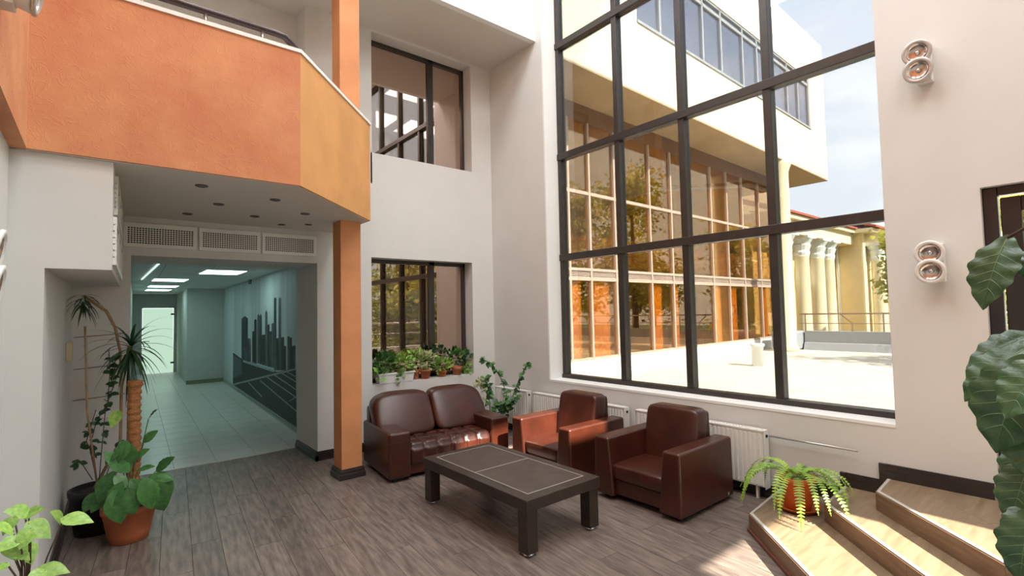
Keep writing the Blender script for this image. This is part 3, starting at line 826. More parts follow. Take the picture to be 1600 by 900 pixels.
for a,c,wd in [((692,828),(1056,738),5),((750,690),(930,750),7),((780,815),(860,900),4),((850,805),(1062,985),4),((890,785),(1062,905),4),((930,770),(1062,860),4),((970,758),(1062,815),3),((1000,750),(1062,785),3),((1020,925),(1062,900),3),((700,850),(1062,1090),5)]: mline(a,c,wd)
m.build('bridge_girders',M_mlt,mu)
m=MB()
for k in range(9):
    x=735+k*36
    a=mq(x,250-k*9); c=mq(x+2,430-k*5)
    mpoly(m,[a,(a[0]+.35,a[1]),(c[0]+.35,c[1]),c],.0085)
a=mq(1030,150); c=mq(1056,330)
mpoly(m,[a,(a[0]+1.2,a[1]),(c[0]+1.0,c[1]),c],.0085)
m.build('suspension_cables',M_mgr,mu)
o=MB().box(2.37,2.44,11.2,11.4,2.36,2.45).build('ceiling_camera',M_black); tag(o,'small black camera under the corridor ceiling by the mural','camera')

# ------------------------------------------------------------------ niche details
o=MB().box(-.205,-.165,5.55,5.72,1.36,1.52).build('switch_box',pm('beige_plastic',(.62,.52,.34),.5),bevel=.006); tag(o,'beige switch box on the niche side wall','switch')
o=MB().box(-.03,.17,YB-.012,YB,.79,.85).build('wall_socket',M_whitepl,bevel=.003); tag(o,'white socket plate low on the niche wall','socket')
for k,z in enumerate((1.555,1.265,.985)):
    o=MB().tube([(-.17,YB-.012,z-.012),(.03,YB-.02,z),(.20,YB-.012,z+.01)],.003,6).build('trellis_string',M_vine); tag(o,'thin brown string stretched across the niche wall, %s of three'%('top','middle','lowest')[k],'string',None)

# ================================================================== PLANTS
def leafmesh(name,mat,w=.32,peak=.38,droop=.18,fold=.12,wave=0.0,heart=0.0,rows=10,half=3,sharp=1.0,wn=5,veins=None):
    def pt(t,s):
        if t<peak: ww=w*math.sin(PI/2*(t/peak))**.75
        else: ww=w*max(0,math.cos(PI/2*((t-peak)/(1-peak))))**(.85*sharp)
        return Vector((ww*s*(1+wave*.35*math.sin(t*PI*wn*2)*abs(s)), t-heart*(1-t)**4*abs(s), -droop*t*t+fold*abs(s)*ww*1.2-.5*droop*s*s*ww+wave*.07*math.sin(t*PI*wn*2+s)*abs(s)))
    P=[]
    for j in range(rows+1):
        t=j/rows
        if t<peak: ww=w*math.sin(PI/2*(t/peak))**.75
        else: ww=w*max(0,math.cos(PI/2*((t-peak)/(1-peak))))**(.85*sharp)
        r=[]
        for i in range(-half,half+1):
            s=i/half
            x=ww*s*(1+wave*.35*math.sin(t*PI*wn*2)*abs(s))
            y=t-heart*(1-t)**4*abs(s)
            z=-droop*t*t+fold*abs(s)*ww*1.2-.5*droop*s*s*ww+wave*.07*math.sin(t*PI*wn*2+s)*abs(s)
            r.append((x,y,z))
        P.append(r)
    m=MB().grid(P)
    if veins:
        m.cur=1
        up=Vector((0,0,.004))
        m.grid([[pt(t/20,0)+up+Vector((-.010*(1-t/22),0,0)),pt(t/20,0)+up*1.8,pt(t/20,0)+up+Vector((.010*(1-t/22),0,0))] for t in range(20)])
        for k in range(6):
            t0=.12+k*.12
            for sg in (-1,1):
                rws=[]
                for q in range(7):
                    u=q/6*.9; c=pt(min(.97,t0+.16*u),sg*u)+up*.8; hw=.0055*(1-u*.7)
                    rws.append([c+Vector((0,-hw,0)),c+Vector((0,hw,0))])
                m.grid(rws)
        return m.mesh(name,[mat,veins],smooth=True)
    return m.mesh(name,mat,smooth=True)
LF_round=leafmesh('round_leaf',M_leaf,.40,.42,.22,.15,.25,.10,veins=M_vein2)
LF_heart=leafmesh('heart_leaf',M_leafl,.36,.30,.2,.16,.1,.12,sharp=1.3)
LF_big=leafmesh('lobed_leaf',M_leafb,.36,.42,.22,.16,.20,.06,rows=26,half=4,wn=5,veins=M_vein)
LF_small=leafmesh('small_leaf',M_leaf,.30,.4,.2,.12)
LF_dark=leafmesh('dark_leaf',M_leafd,.30,.4,.25,.15,.1)
def leaf(parent,me,base,tip,nrm=None,wid=1.0,name='leaf'):
    base=Vector(base); tip=Vector(tip); y=tip-base; L=y.length; y.normalize()
    if nrm is None: nrm=(CAM-base).normalized()*.7+Vector((random.uniform(-.3,.3),random.uniform(-.3,.3),.75))
    z=Vector(nrm); z=(z-y*z.dot(y)); z=z.normalized() if z.length>1e-4 else Vector((1,0,0))
    x=y.cross(z)
    M=Matrix.Identity(4)
    for r in range(3):
        M[r][0]=x[r]*L*wid; M[r][1]=y[r]*L; M[r][2]=z[r]*L; M[r][3]=base[r]
    return inst(name,me,parent,M)
def pot(parent,c,r0,r1,h,mat,rim=.02,name='pot',fill=True):
    x,y,z=c; w=.008
    o=MB().lathe([(r0*.9,0),(r0,.004),(r0+(r1-r0)*.22,h*.22),(r0+(r1-r0)*.225+.003,h*.24),(r1-.006,h-rim*1.6),(r1+.004,h-rim*1.5),(r1+.006,h-.003),(r1,h),(r1-w,h),(r1-w-.004,h-.03),(r1*.4,h-.035),(.002,h-.035)],(x,y,z),32).build(name,mat,parent,smooth=True)
    if fill: MB().lathe([(r1-w-.006,h-.036),(r1*.5,h-.022),(.002,h-.018)],(x,y,z),24).build('soil',M_soil,parent,smooth=True)
    return o

# --- terracotta pot with moss pole
t=thing('potted_climber','large terracotta pot with coir pole and big round green leaves','potted plant',(.205,4.97,0))
pot(t,(.205,4.97,0),.125,.175,.27,M_terra,.03)
pts=[]; rr=[]
n=60
a0=Vector((.205,5.0,.22)); a1=Vector((.245,5.02,1.21))
for i in range(n+1):
    u=i/n; p=a0.lerp(a1,u); p.x+=.012*math.sin(u*5); pts.append(p); rr.append(.044+.006*math.sin(u*2*PI*19)+(.010 if u>.95 else 0))
MB().tube(pts,rr,16).build('coir_pole',M_coir,t,smooth=True)
LV=[((200,735),(170,705),4.9),((212,715),(230,700),4.95),((205,725),(190,690),4.92),((175,740),(150,785),4.85),((180,745),(200,700+60),4.8),((190,755),(165,795),4.74),((178,770),(192,822),4.72),((165,770),(140,800),4.9),((200,765),(210,805),4.73),((225,750),(243,795),4.74),((240,755),(258,802),4.76),((235,745),(272,745),4.9),((245,735),(268,712),4.95),((215,735),(240,725),4.85),((150,770),(128,800),4.95),((198,690),(182,722),4.9),((225,690),(243,672),5.0),((185,705),(163,722),4.9),((232,655),(240,640),5.05),((250,745),(270,775),4.9),((205,750),(222,772),4.85)]
st_=MB()
c0=Vector((.205,4.97,.25))
for (b_,e_,yy) in LV:
    B=ony(b_[0],b_[1],yy); E=ony(e_[0],e_[1],yy-.05)
    L=E-B
    E=B+L.normalized()*min(max(L.length,.11),.23)
    leaf(t,LF_round,B,E,None,random.uniform(.78,.92))
    st_.tube([c0+Vector((random.uniform(-.04,.04),random.uniform(-.04,.04),0)),(c0+B)/2+Vector((0,0,.03)),B],.004,6)
st_.build('stems',M_stem,t,smooth=True)

# --- black pot with dracaena stems, stake and vine
t=thing('potted_dracaena','black plastic pot with spiky dracaena, bamboo stake and thin vines in the niche','potted plant',(.02,5.35,0))
pot(t,(.02,5.35,0),.15,.19,.35,M_black,.03)
MB().tube([(.02,5.22,.3),tuple(ony(136,640,5.22)),tuple(ony(133,510,5.25))],.007,8).build('bamboo_stake',M_bark,t,smooth=True)
def blade(m,base,dirv,L,wd,droop):
    dirv=Vector(dirv).normalized(); side=dirv.cross(Vector((0,0,1)))
    side=side.normalized() if side.length>.05 else Vector((1,0,0))
    rows=[]
    p=Vector(base); d=dirv.copy(); n=7
    for i in range(n+1):
        u=i/n; ww=wd*(0.55+.9*u if u<.3 else .82*(1-u)/.7)+.0006
        rows.append([p-side*ww,p+d.cross(side)*ww*.25,p+side*ww])
        d=(d+Vector((0,0,-droop/n))).normalized(); p=p+d*(L/n)
    m.grid(rows)
def head(parent,c,nb,L,wd,up,droop,mat):
    for k in range(nb):
        a=k*2.399; el=up*(1-2.2*(k/nb))
        dv=Vector((math.cos(a)*math.cos(el),math.sin(a)*math.cos(el),math.sin(el)))
        m=MB(); blade(m,Vector(c)+Vector((0,0,-.10*k/nb)),dv,L*random.uniform(.8,1.1),wd,droop)
        m.build('leaf_blade',mat,parent,smooth=True)
h1=ony(205,538,5.25); h2=ony(131,462,5.45)
MB().tube([(.08,5.35,.3),tuple(ony(200,690,5.3)),tuple(ony(202,600,5.27)),tuple(h1)],[.012,.011,.010,.009],8).build('stem',M_bark,t,smooth=True)
head(t,h1,52,.40,.015,1.25,1.5,M_leafd)
MB().tube([(-.02,5.4,.3),tuple(ony(188,690,5.5)),tuple(ony(190,600,5.5)),tuple(ony(188,550,5.5)),tuple(ony(180,512,5.48)),tuple(ony(166,486,5.46)),tuple(ony(148,474,5.45)),tuple(h2)],[.013,.012,.011,.011,.011,.012,.012,.010],8).build('stem',M_bark,t,smooth=True)
head(t,h2,30,.19,.011,.55,1.6,M_leafd)
vn=MB()
vp=[]
for path in ([(150,745),(140,700),(150,660),(168,630),(172,580),(170,545)],[(155,750),(160,690),(165,640),(178,600),(180,560),(168,560)],[(145,750),(125,720),(122,730)],[(165,745),(185,690),(220,690)],[(150,750),(146,710),(135,690),(150,640)]):
    pts=[ony(x,y,5.3) for x,y in path]; vn.tube(pts,.0035,6); vp+= [(pts[i].lerp(pts[i+1],u)) for i in range(1,len(pts)-1) for u in (.0,.3,.6)]
vn.build('vine_stems',M_vine,t,smooth=True)
for p in vp:
    for q_ in range(2):
        dv=Vector((random.uniform(-1,1),random.uniform(-.6,.2),random.uniform(-.8,.4))).normalized()
        leaf(t,LF_dark,p,p+dv*random.uniform(.035,.065),None,1.3)
# longer fresh leaf
leaf(t,LF_heart,ony(185,643,5.15),ony(172,668,5.1),None,1.0)

# --- foreground plant at lower left
t=thing('foreground_plant','leafy light green plant at the lower left corner','potted plant',(-.2,2.6,0))
pot(t,(-.2,2.6,0),.11,.15,.6,M_terra,.03)
c0=Vector((-.2,2.6,.57)); st_=MB()
for b_,e_,yy in [((40,805),(66,792),2.6),((45,800),(10,796),2.6),((22,808),(2,835),2.55),((45,818),(80,838),2.5),((20,830),(-10,815),2.5),((30,840),(-8,860),2.45),((15,845),(25,875),2.5),((38,850),(52,880),2.55),((60,890),(110,888),2.45),((70,892),(40,905),2.4),((100,810),(147,810),2.55),((98,815),(85,796),2.6),((10,880),(-12,895),2.4),((48,825),(30,858),2.45),((20,865),(48,870),2.5)]:
    B=ony(b_[0],b_[1],yy); E=ony(e_[0],e_[1],yy-.04)
    leaf(t,LF_heart,B,E,None,1.1)
    st_.tube([c0,(c0+B)/2+Vector((.01,0,.06)),B],.0028,6)
st_.build('stems',M_vine,t,smooth=True)

# --- large leaf plant at the right edge
t=thing('large_leaf_plant','big glossy dark green leaved plant at the right edge','potted plant',(2.42,.02,.127))
pot(t,(2.42,.02,.127),.15,.20,.36,M_terra,.03)
stem=[(2.42,.02,.45),(2.36,.03,.9),(2.30,.06,1.4),(2.28,.08,1.9),(2.26,.10,2.15)]
MB().tube(stem,[.022,.02,.017,.013,.008],10).build('stem',M_vine,t,smooth=True)
st_=MB()
for b_,e_,X_,wd,sx in [((1574,372),(1522,472),2.25,.80,0),((1600,545),(1497,612),2.2,.85,0),((1620,520),(1505,560),2.3,.7,0),((1610,560),(1536,695),2.0,1.0,0),((1640,560),(1560,640),1.95,1.0,0),((1606,690),(1560,655),2.1,.8,0),((1600,690),(1580,770),2.1,.8,0),((1612,720),(1568,812),2.05,.85,0),((1606,790),(1574,842),2.0,.8,0),((1612,800),(1582,905),1.95,.9,0),((1600,660),(1640,760),2.0,1,0),((1640,380),(1590,420),2.3,.8,0)]:
    B=onx(b_[0],b_[1],X_+.05); E=onx(e_[0],e_[1],X_-.05)
    nr=(CAM-B).normalized()*.6+Vector((-.1,.25,.6))
    leaf(t,LF_big,B,E,nr,wd)
    q_=min((Vector(s_) for s_ in stem),key=lambda s_:(s_-B).length)
    MB().tube([q_,(q_+B)/2+Vector((0,0,.05)),B],.006,6).build('leaf_stalk',M_vine,t,smooth=True)

for k in range(18):
    u=k/17; z_=.75+1.35*u; a_=-2.5+2.2*((k*.618)%1.0)
    b0=Vector((2.40-.13*u,.02+.08*u,z_)); dv=Vector((math.cos(a_),math.sin(a_),.15)).normalized()
    B=b0+dv*.13+Vector((0,0,.03)); E=B+Vector((dv.x*.22,dv.y*.22,-.16))*(1.15-.35*u)
    leaf(t,LF_big,B,E,dv*.5+Vector((0,0,1)),.9)
    MB().tube([b0,(b0+B)/2+Vector((0,0,.02)),B],.006,6).build('leaf_stalk',M_vine,t,smooth=True)

# --- fern on the lowest step
t=thing('potted_fern','bright green fern in an orange pot standing on the lowest step','potted plant',(4.19,1.66,H))
FC=(4.20,1.665,H)
MB().lathe([(.10,.003),(.135,.006),(.155,.03),(.16,.034),(.152,.034),(.132,.012),(.002,.010)],FC,32).build('saucer',M_terra2,t,smooth=True)
pot(t,(FC[0],FC[1],H+.012),.092,.132,.245,M_terra2,.022)
def frond(m,base,az,L,rise,fall,wd):
    # arching rachis with pairs of leaflets
    p=Vector(base); hz=Vector((math.cos(az),math.sin(az),0)); n=26; pts=[]
    for i in range(n+1):
        u=i/n; pts.append(p.copy())
        el=rise-(rise+fall)*min(1,u*1.25)
        p=p+(hz*math.cos(el)+Vector((0,0,math.sin(el))))*(L/n)
    sd=Vector((-hz.y,hz.x,0))
    m.tube(pts,.0022,4)
    for i in range(3,n+1):
        u=i/n; ww=wd*(math.sin(PI*min(1,u*.92+.10))**.6)
        tdir=(pts[i]-pts[i-1]).normalized(); nn=sd.cross(tdir)
        for s in (-1,1):
            a=pts[i]; b_=a+sd*s*ww+tdir*ww*.35-nn*ww*.15*random.uniform(-1,1.5)
            g=(L/n)*.40
            m.add([a-tdir*g,b_-tdir*g*.4,b_+tdir*g*.3,a+tdir*g],[(0,1,2,3)])
for k in range(30):
    az=k*2.399+random.uniform(-.2,.2); m=MB()
    L=random.uniform(.42,.62); 
    if math.cos(az)>.55: L*=.62
    frond(m,(FC[0]+.04*math.cos(az),FC[1]+.04*math.sin(az),H+.235),az,L,random.uniform(.55,1.15),random.uniform(1.1,1.5),random.uniform(.026,.036))
    m.build('frond',M_fern,t,smooth=False)

# --- plants on the sill of the lower back window
def bush(m,c,r,n,ls,up=.4,zs=1.0):
    for k in range(n):
        d_=Vector((random.gauss(0,1),random.gauss(0,1),random.gauss(.2,1))).normalized()
        p=Vector(c)+Vector((d_.x*r[0],d_.y*r[1],d_.z*r[2]))*random.uniform(.45,1)
        o_=(d_+Vector((random.uniform(-.6,.6),random.uniform(-.8,.1),up))).normalized()
        s_=o_.cross(Vector((random.uniform(-1,1),random.uniform(-1,1),1))).normalized()
        L=ls*random.uniform(.7,1.3); w_=L*.36
        nn=o_.cross(s_)*(-.1*L)
        m.add([p,p+o_*L*.45+s_*w_,p+o_*L*.45+nn,p+o_*L*.45-s_*w_,p+o_*L],[(0,2,1),(0,3,2),(1,2,4),(2,3,4)])
def sillplant(name,label,x,y,potf,leafspec,stems=0):
    t=thing(name,label,'potted plant',(x,y,LZ0))
    potf(t)
    for (c,r,n,ls,mat) in leafspec:
        m=MB(); bush(m,c,r,n,ls); o=m.build('foliage',mat,t,smooth=True); o['kind']='stuff'
    return t
def planter(t):
    m=MB(); x0,x1,y0,y1,z0,z1=2.76,3.27,YB-.02,YB+.12,LZ0,LZ0+.13
    m.hexa([(x0+.02,y0+.015,z0),(x1-.02,y0+.015,z0),(x1-.02,y1-.015,z0),(x0+.02,y1-.015,z0),(x0,y0,z1),(x1,y0,z1),(x1,y1,z1),(x0,y1,z1)])
    m.build('planter_box',M_whitepl,t,bevel=.004)
    MB().box(x0-.008,x1+.008,y0-.008,y1+.008,z1-.018,z1+.004).build('planter_rim',M_whitepl,t,bevel=.003)
    MB().box(x0+.012,x1-.012,y0+.012,y1-.012,z1+.001,z1+.008).build('soil',M_soil,t)
M_var=pm('variegated_leaf',(.22,.33,.09),.45,0,9,col2=(.70,.68,.42))
sillplant('planter','white rectangular planter with trailing green plants on the window sill',3.0,YB+.05,planter,
  [((2.86,YB+.05,1.06),(.16,.07,.13),110,.075,M_leaf),((3.10,YB+.05,1.03),(.18,.07,.11),110,.07,M_leafl),((2.78,YB-.01,.93),(.06,.05,.10),26,.075,M_leafl),((3.06,YB-.05,.87),(.04,.02,.09),18,.07,M_leafl)])
sillplant('sill_pot','terracotta pot with variegated plant in the middle of the sill',3.47,YB+.05,lambda t:pot(t,(3.47,YB+.05,LZ0),.05,.075,.13,M_terra,.02),
  [((3.47,YB+.05,1.04),(.15,.09,.12),130,.065,M_var)])
sillplant('sill_pot','dark red pot half hidden behind the planter end',3.36,YB+.13,lambda t:pot(t,(3.36,YB+.125,LZ0),.04,.06,.12,M_terra,.02),
  [((3.38,YB+.12,1.06),(.13,.05,.14),70,.06,M_leafl)])
sillplant('sill_pot','small orange pot under bushy bright green leaves',3.74,YB+.05,lambda t:pot(t,(3.74,YB+.05,LZ0),.04,.058,.085,M_terra2,.015),
  [((3.74,YB+.05,.96),(.16,.08,.10),120,.06,M_leafl),((3.72,YB+.13,1.13),(.14,.04,.10),40,.07,M_leafd)])
sillplant('sill_pot','wide-rimmed terracotta pot with sparse plant near sill end',4.0,YB+.07,lambda t:pot(t,(4.0,YB+.07,LZ0),.05,.075,.12,M_terra,.03),
  [((3.99,YB+.07,1.05),(.12,.06,.10),40,.065,M_leaf),((4.02,YB-.01,.83),(.02,.02,.06),6,.06,M_leaf)])
sillplant('sill_pot','leafy green plant at the right end of the sill',4.16,YB+.07,lambda t:pot(t,(4.16,YB+.08,LZ0),.035,.045,.07,M_leafl,.015),
  [((4.16,YB+.07,1.0),(.06,.06,.16),46,.07,M_leaf),((4.15,YB+.03,.88),(.05,.04,.06),18,.06,M_leafl)])

# --- leafy plant in the corner behind the sofa
t=thing('corner_plant','tall leafy plant with arching stems in the corner by the short radiator','potted plant',(4.20,5.62,0))
pot(t,(4.20,5.62,0),.11,.15,.26,M_terra,.02)
m=MB(); base=Vector((4.2,5.62,.24)); spots=[]
for path,yy in [([(786,640),(792,615),(782,590),(768,568),(752,560)],5.5),([(790,650),(800,622),(812,590),(826,566)],5.55),([(780,650),(796,630),(806,620)],5.5),([(765,630),(762,605),(758,590)],5.45),([(786,655),(784,668)],5.4),([(788,640),(778,628),(772,640)],5.45)]:
    pts=[base]+[(lambda p_:p_ if p_.x<4.36 else onx(x,y,4.36))(ony(x,y,yy)) for x,y in path]; m.tube(pts,[.008]+[.0055]*(len(pts)-1),6)
    for i in range(1,len(pts)-1):
        for u in (.1,.35,.6,.85): spots.append(pts[i].lerp(pts[i+1],u))
    spots.append(pts[-1])
m.build('stems',M_vine,t,smooth=True)
for p in spots:
    for q_ in range(3):
        dv=Vector((random.uniform(-1,1),random.uniform(-1,.3),random.uniform(-.9,.5))).normalized()
        leaf(t,LF_small if random.random()<.6 else LF_dark,p,p+dv*random.uniform(.06,.10),None,1.15)
m=MB(); bush(m,(4.0,5.55,.62),(.16,.12,.16),120,.055); o=m.build('foliage',M_var,t,smooth=True); o['kind']='stuff'

# ================================================================== FILL LAMPS added out of view to brighten the hall
def hall_fill_lamp(k,x,y,label):
    t=thing('added_fill_lamp',label,'lamp',(x,y,ZC),0,'unseen fill lamps added to the hall ceiling')
    MB().box(x-.62,x+.62,y-.62,y+.62,ZC-.06,ZC-.001).build('frame',M_lampw,t)
    MB().box(x-.58,x+.58,y-.58,y+.58,ZC-.066,ZC-.06).build('diffuser',M_diff,t)
    L=bpy.data.lights.new('fill_light','AREA'); L.shape='SQUARE'; L.size=1.16; L.energy=FILL_LAMP; L.color=(.95,.98,1.0)
    lo=bpy.data.objects.new('fill_light',L); COL.objects.link(lo); lo.parent=t; lo.location=(0,0,-.075)
k=0
for x in (.7,2.3,3.8):
    for y,nm in ((3.6,'front'),(1.4,'middle'),(-.9,'rear')):
        hall_fill_lamp(k,x,y,'unseen square fill lamp added high above the hall, %s row, %s'%(nm,{.7:'left',2.3:'centre',3.8:'right'}[x])); k+=1

# ================================================================== OUTSIDE
ZT=.28
o=MB().box(XR+T,17.9,-2.75,YB+1.4,ZT-.3,ZT).build('terrace',M_terr); struct(o,'sunlit pale terrace outside the window','terrace')
o=MB().box(-60,140,-120,120,-4.0,-3.6).build('ground',M_ground); struct(o,'green ground far below the terrace','ground')
# --- parapet and railing at the terrace edge
o=MB().prism_y([(17.35,ZT),(17.45,.50),(17.50,.52),(17.50,.87),(17.85,.87),(17.85,ZT-.3),(17.35,ZT-.3)][::-1],-2.75,6.5).build('parapet',M_parap); tag(o,'low grey parapet along the far terrace edge','parapet')
o=MB().box(XR+T,17.34,-2.75,-2.45,ZT-.3,.62).build('parapet',M_terr); tag(o,'low cream parapet along the side edge of the terrace','parapet')
o=MB().box(16.9,17.7,6.55,7.3,ZT,.88).build('parapet_block',M_parap,bevel=.08,seg=3); tag(o,'rounded grey parapet block at the foot of the round column','parapet')
t=thing('terrace_railing','thin brown metal railing on top of the terrace parapet','railing',(17.65,0,.87))
M_trail=pm('terrace_rail_metal',(.42,.30,.22),.5,metal=.3)
MB().tube([(17.65,6.7,1.41),(17.65,-2.6,1.41)],.024,8).build('top_rail',M_trail,t,smooth=True)
MB().tube([(17.65,6.7,1.11),(17.65,-2.6,1.11)],.012,8).build('lower_rail',M_trail,t,smooth=True)
y=6.52
k=0
while y>-2.6:
    if k%2==0: MB().tube([(17.65,y,.86),(17.65,y,1.40)],.02,8).build('post',M_trail,t,smooth=True)
    else: MB().tube([(17.65,y-.25,.86),(17.65,y-.25,1.12),(17.65,y+.05,1.40)],.02,8).build('post',M_trail,t,smooth=True)
    y-=1.05; k+=1
t=thing('terrace_railing','thin pale metal railing along the side edge of the terrace','railing',(11,-2.6,.62))
M_trail2=pm('terrace_rail_pale',(.66,.62,.58),.4,metal=.3)
MB().tube([(5.1,-2.6,1.38),(17.6,-2.6,1.38)],.026,8).build('top_rail',M_trail2,t,smooth=True)
MB().tube([(5.1,-2.6,1.05),(17.6,-2.6,1.05)],.014,8).build('lower_rail',M_trail2,t,smooth=True)
for k in range(11):
    MB().tube([(5.5+1.15*k,-2.6,.62),(5.5+1.15*k,-2.6,1.37)],.02,8).build('post',M_trail2,t,smooth=True)
o=MB().lathe([(.13,0),(.13,.46),(.16,.47),(.16,.52),(.12,.53)],(12.1,5.55,ZT),20).build('roof_vent_pipe',M_white,smooth=True); tag(o,'short white vent pipe standing on the terrace','pipe')

# --- neighbouring wing with glazed facade and projecting upper storey
wg=thing('building_wing','cream wing with brown glazed front and projecting upper storey across the terrace','building',(7.87,7.39,0),math.atan(.03))
def U(X): return (X-7.87)/math.cos(math.atan(.03))
UE=U(20.5)
MB().box(U(5.15),UE-.6,-.06,.10,ZT-.3,.60).build('plinth',M_white,wg,local=True)
mul=[5.9,6.75,7.66,8.345,9.25,10.69,11.69,12.67,13.87,14.87,15.92,17.16,18.2,19.2]
for X in mul:
    MB().box(U(X)-.03,U(X)+.03,-.05,.06,.60,5.84).build('facade_mullion',M_mull,wg,local=True)
for z0,z1 in ((.58,.66),(2.33,2.40),(2.54,2.60),(4.22,4.29)):
    MB().box(U(5.15),UE-.8,-.045,.05,z0,z1).build('facade_transom',M_mull,wg,local=True)
for a,c in zip(mul[:-1],mul[1:]):
    for z0,z1 in ((.64,2.35),(2.58,4.24),(4.27,5.86)):
        MB().box(U(a)+.02,U(c)-.02,0,.01,z0,z1).build('pane',M_wingpane,wg,local=True)
    for k in range(4):
        MB().box(U(a)+.03,U(c)-.03,-.02,.03,2.405+k*.034,2.425+k*.034).build('spandrel_slat',M_mull,wg,local=True)
    MB().box(U(a)+.03,U(c)-.03,.03,.04,2.40,2.54).build('spandrel',M_brownw,wg,local=True)
MB().box(U(5.15),UE-.8,1.6,1.7,.3,6.2).build('interior_wall',M_brownw,wg,local=True)
MB().box(U(5.15),UE-.8,.05,1.6,2.42,2.52).box(U(5.15),UE-.8,.05,1.6,.3,.62).build('floor_slabs',M_brownw,wg,local=True)
for a,c in ((7.69,8.08),(8.38,9.12),(10.74,11.28),(11.75,12.05),(13.94,14.42),(14.95,15.5),(17.2,17.7)):
    r0=[];r1=[]; n=int((c-a)*60)
    for i in range(n+1):
        x=U(a)+(U(c)-U(a))*i/n; v=.07+.025*math.sin(i*1.05)
        r0.append((x,v,.64)); r1.append((x,v,2.33))
    MB().grid([r0,r1]).build('curtain',M_curt,wg,smooth=True,local=True)
MB().box(U(5.15),UE-.8,-.03,.2,5.84,6.27).build('fascia_band',M_brownw,wg,local=True)
OV=-1.17
# upper volume: walls around the strip window
s0,s1,hz0,hz1=U(8.7),U(18.95),7.80,9.58
m=MB(); e=U(5.15)
m.box(e,UE,OV,OV+.25,6.26,hz0).box(e,UE,OV,OV+.25,hz1,11.25).box(e,s0,OV,OV+.25,hz0,hz1).box(s1,UE,OV,OV+.25,hz0,hz1)
m.box(UE-.25,UE,OV+.25,4.0,6.26,11.25).box(e,UE,OV+.25,4.0,11.0,11.25).box(e,UE-.25,3.75,4.0,.3,11.0)
m.build('upper_walls',M_facade,wg,local=True)
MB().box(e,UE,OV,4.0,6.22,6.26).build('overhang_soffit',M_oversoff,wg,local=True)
MB().box(e,UE-.3,.8,.9,6.3,11).build('upper_interior',M_whitepl,wg,local=True)
um=[8.7,9.65,10.55,11.6,12.57,13.85,14.8,15.72,17.04,17.97,18.93]
for X in um: MB().box(U(X)-.035,U(X)+.035,OV+.02,OV+.12,hz0,hz1).build('strip_mullion',M_parap,wg,local=True)
MB().box(s0,s1,OV+.02,OV+.12,hz1-.28,hz1-.20).box(s0,s1,OV+.02,OV+.12,hz1-.06,hz1).box(s0,s1,OV-.03,OV+.12,hz0-.03,hz0+.03).build('strip_rails',M_parap,wg,local=True)
for a,c in zip(um[:-1],um[1:]): MB().box(U(a)+.03,U(c)-.03,OV+.06,OV+.07,hz0,hz1).build('strip_pane',M_wingwin,wg,local=True)
MB().lathe([(.30,ZT),(.30,ZT+.1),(.235,ZT+.2),(.225,5.9),(.30,6.1),(.32,6.22)],(U(16.55),-1.0,0),28).build('round_column',M_colum,wg,smooth=True,local=True)

# --- classical yellow building beyond the terrace
cb=thing('classical_building','yellow classical building with cream columns beyond the terrace railing','building',(32,10.13,-3.6))
ZE=5.75
MB().box(22,32.3,10.13,16,-3.6,ZE).build('rear_wall',M_yell,cb)
MB().box(32,46,8.83,16,-3.6,ZE).build('projecting_wall',M_yell,cb)
MB().box(32.02,32.55,8.78,8.83,-3.6,ZE).build('corner_pilaster',M_colum,cb)
MB().box(22,32.0,9.2,10.13,4.95,5.55).build('entablature',M_colum,cb)
MB().box(22,32.6,9.0,10.2,5.55,5.75).box(31.6,46,8.2,10.2,5.55,5.75).build('cornice',M_colum,cb)
MB().hexa([(22,8.9,5.75),(31.8,8.9,5.75),(31.8,16,8.6),(22,16,8.6),(22,8.9,5.85),(31.8,8.9,5.85),(31.8,16,8.7),(22,16,8.7)]).build('roof',M_roofr,cb)
MB().hexa([(31.5,8.0,5.76),(46,8.0,5.76),(46,16,8.2),(34.5,16,8.2),(31.5,8.0,5.86),(46,8.0,5.86),(46,16,8.3),(34.5,16,8.3)]).build('roof',M_roofr,cb)
for X,Y in ((23.9,9.6),(25.9,9.6),(27.8,9.6),(29.2,9.6),(32.9,8.35),(34.6,8.35),(36.8,8.35)):
    c_=MB().lathe([(.42,-3.6),(.42,-3.2),(.36,-3.1),(.31,4.0),(.33,4.05)],(X,Y,0),20).build('column',M_colum,cb,smooth=True)
    MB().lathe([(.33,4.05),(.36,4.2),(.33,4.3),(.42,4.55),(.36,4.6),(.52,4.85)],(X,Y,0),16).box(X-.5,X+.5,Y-.5,Y+.5,4.85,4.97).build('capital',M_white,c_,smooth=False)
MB().box(32.5,46,7.9,8.83,4.97,5.55).build('entablature',M_colum,cb)
for X in (24.9,26.85,28.5,30.2):
    wn=MB().box(X-.45,X+.45,10.06,10.14,-2.6,2.6).build('window',M_win_dark,cb)
    for z in (-1.0,.6,1.8): MB().box(X-.45,X+.45,10.02,10.06,z,z+.07).build('glazing_bar',M_colum,wn)
    MB().box(X-.03,X+.03,10.02,10.06,-2.6,2.6).build('glazing_bar',M_colum,wn)
    MB().box(X-.55,X+.55,10.0,10.14,2.6,3.6).build('panel',M_white,cb)
    MB().box(X-.28,X+.28,10.06,10.14,3.75,4.8).build('small_window',M_win_dark,cb)
MB().tube([(31.85,9.0,5.6),(31.9,9.6,5.3),(31.95,10.0,4.9),(31.95,10.0,-3.6)],.07,8).build('drainpipe',M_white,cb,smooth=True)

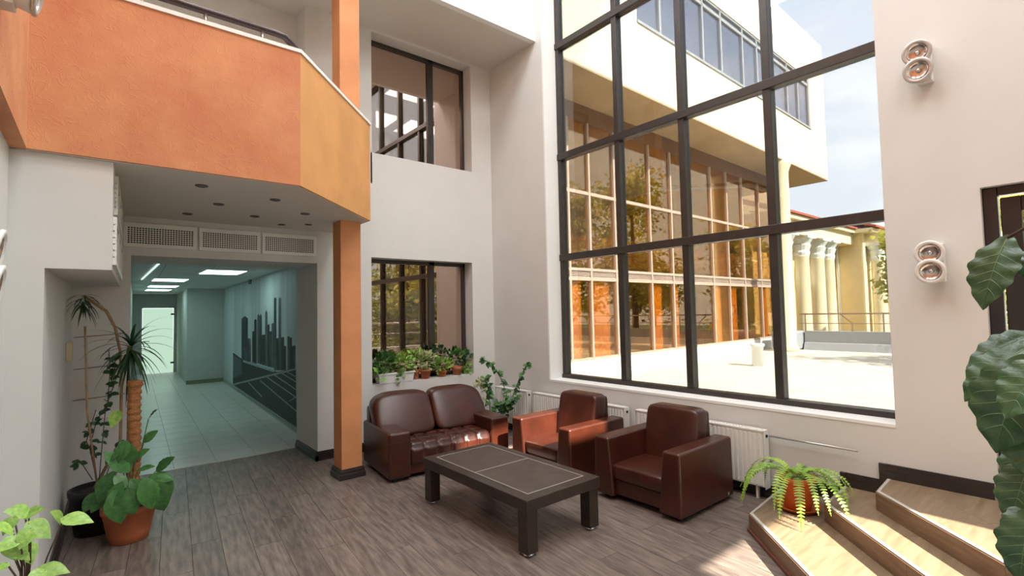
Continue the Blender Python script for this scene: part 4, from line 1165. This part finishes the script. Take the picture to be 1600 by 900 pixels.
# --- trees
def tree(label,x,y,h,r,n,ls=.32,crown=.55,mat=None,gr='trees beyond the terrace'):
    t=thing('tree',label,'tree',(x,y,-3.6),0,gr)
    z0=-3.6; top=z0+h
    m=MB(); m.tube([(x,y,z0),(x+.1,y,z0+h*.35),(x-.1,y+.1,z0+h*.7),(x,y,top-.6)],[.22,.18,.11,.03],8)
    cl=[]
    for k in range(16):
        a=random.uniform(0,2*PI); zz=random.uniform(z0+h*(1-crown),top-.4); f=1-((zz-(z0+h*(1-crown)))/(h*crown)-.35)**2
        rr_=r*random.uniform(.35,.8)*max(.25,f)
        c_=Vector((x+rr_*math.cos(a),y+rr_*math.sin(a),zz)); cl.append(c_)
        m.tube([(x,y,zz-.8),c_],[.05,.015],5)
    m.build('trunk',M_bark2,t,smooth=True)
    m=MB()
    for k in range(n):
        c_=random.choice(cl); s_=r*.42
        p=c_+Vector((random.gauss(0,s_*.6),random.gauss(0,s_*.6),random.gauss(0,s_*.5)))
        u=Vector((random.gauss(0,1),random.gauss(0,1),random.gauss(0,.7))).normalized(); v=u.cross(Vector((random.gauss(0,1),random.gauss(0,1),random.gauss(0,1)))).normalized()
        L=ls*random.uniform(.6,1.2)
        m.add([p-u*L*.5,p+v*L*.28,p+u*L*.5,p-v*L*.28],[(0,1,2,3)])
    o=m.build('foliage',mat or M_tree,t); o['kind']='stuff'
TT=[(24,-1.8,13.2,2.3,'loose yellow-green tree seen through the side door'),(27,2.6,9.6,1.4,'slender yellow-green tree behind the railing near the door'),(24,-7,13.5,2.5,'tall yellow-green tree beyond the railing corner'),(29.5,-12.5,13.0,2.7,'wide yellow-green tree mirrored in the glazed wing'),(30.5,-4.6,13.5,2.6,'yellow-green tree in the second row behind the railing'),
(6.6,-9,8.3,1.6,'low yellow-green tree nearest the hall beside the terrace'),(11.4,-9,8.8,1.65,'bushy yellow-green tree mirrored in the lower back window'),(16.2,-9.2,8.4,1.6,'yellow-green tree beside the middle of the terrace'),(9.2,-13.5,9.0,2.0,'yellow-green tree in the rear row close to the hall'),(13.4,-13.8,9.2,2.0,'yellow-green tree in the rear row beside the terrace'),(18.6,-13.5,9.4,2.2,'yellow-green tree at the end of the rear row')]
for x,y,h,r,lb in TT: tree(lb,x,y,h,r,3600,.34,.72 if y<-8.5 and x<20 else .6)
tree('pine-like tree with branches reaching in at the window edge',24.5,5.0,8.8,1.15,2600,.30,.40)
tree('tall tree throwing dappled shade on the far terrace',15.2,-4.6,12.8,1.7,1500,.30,.30)
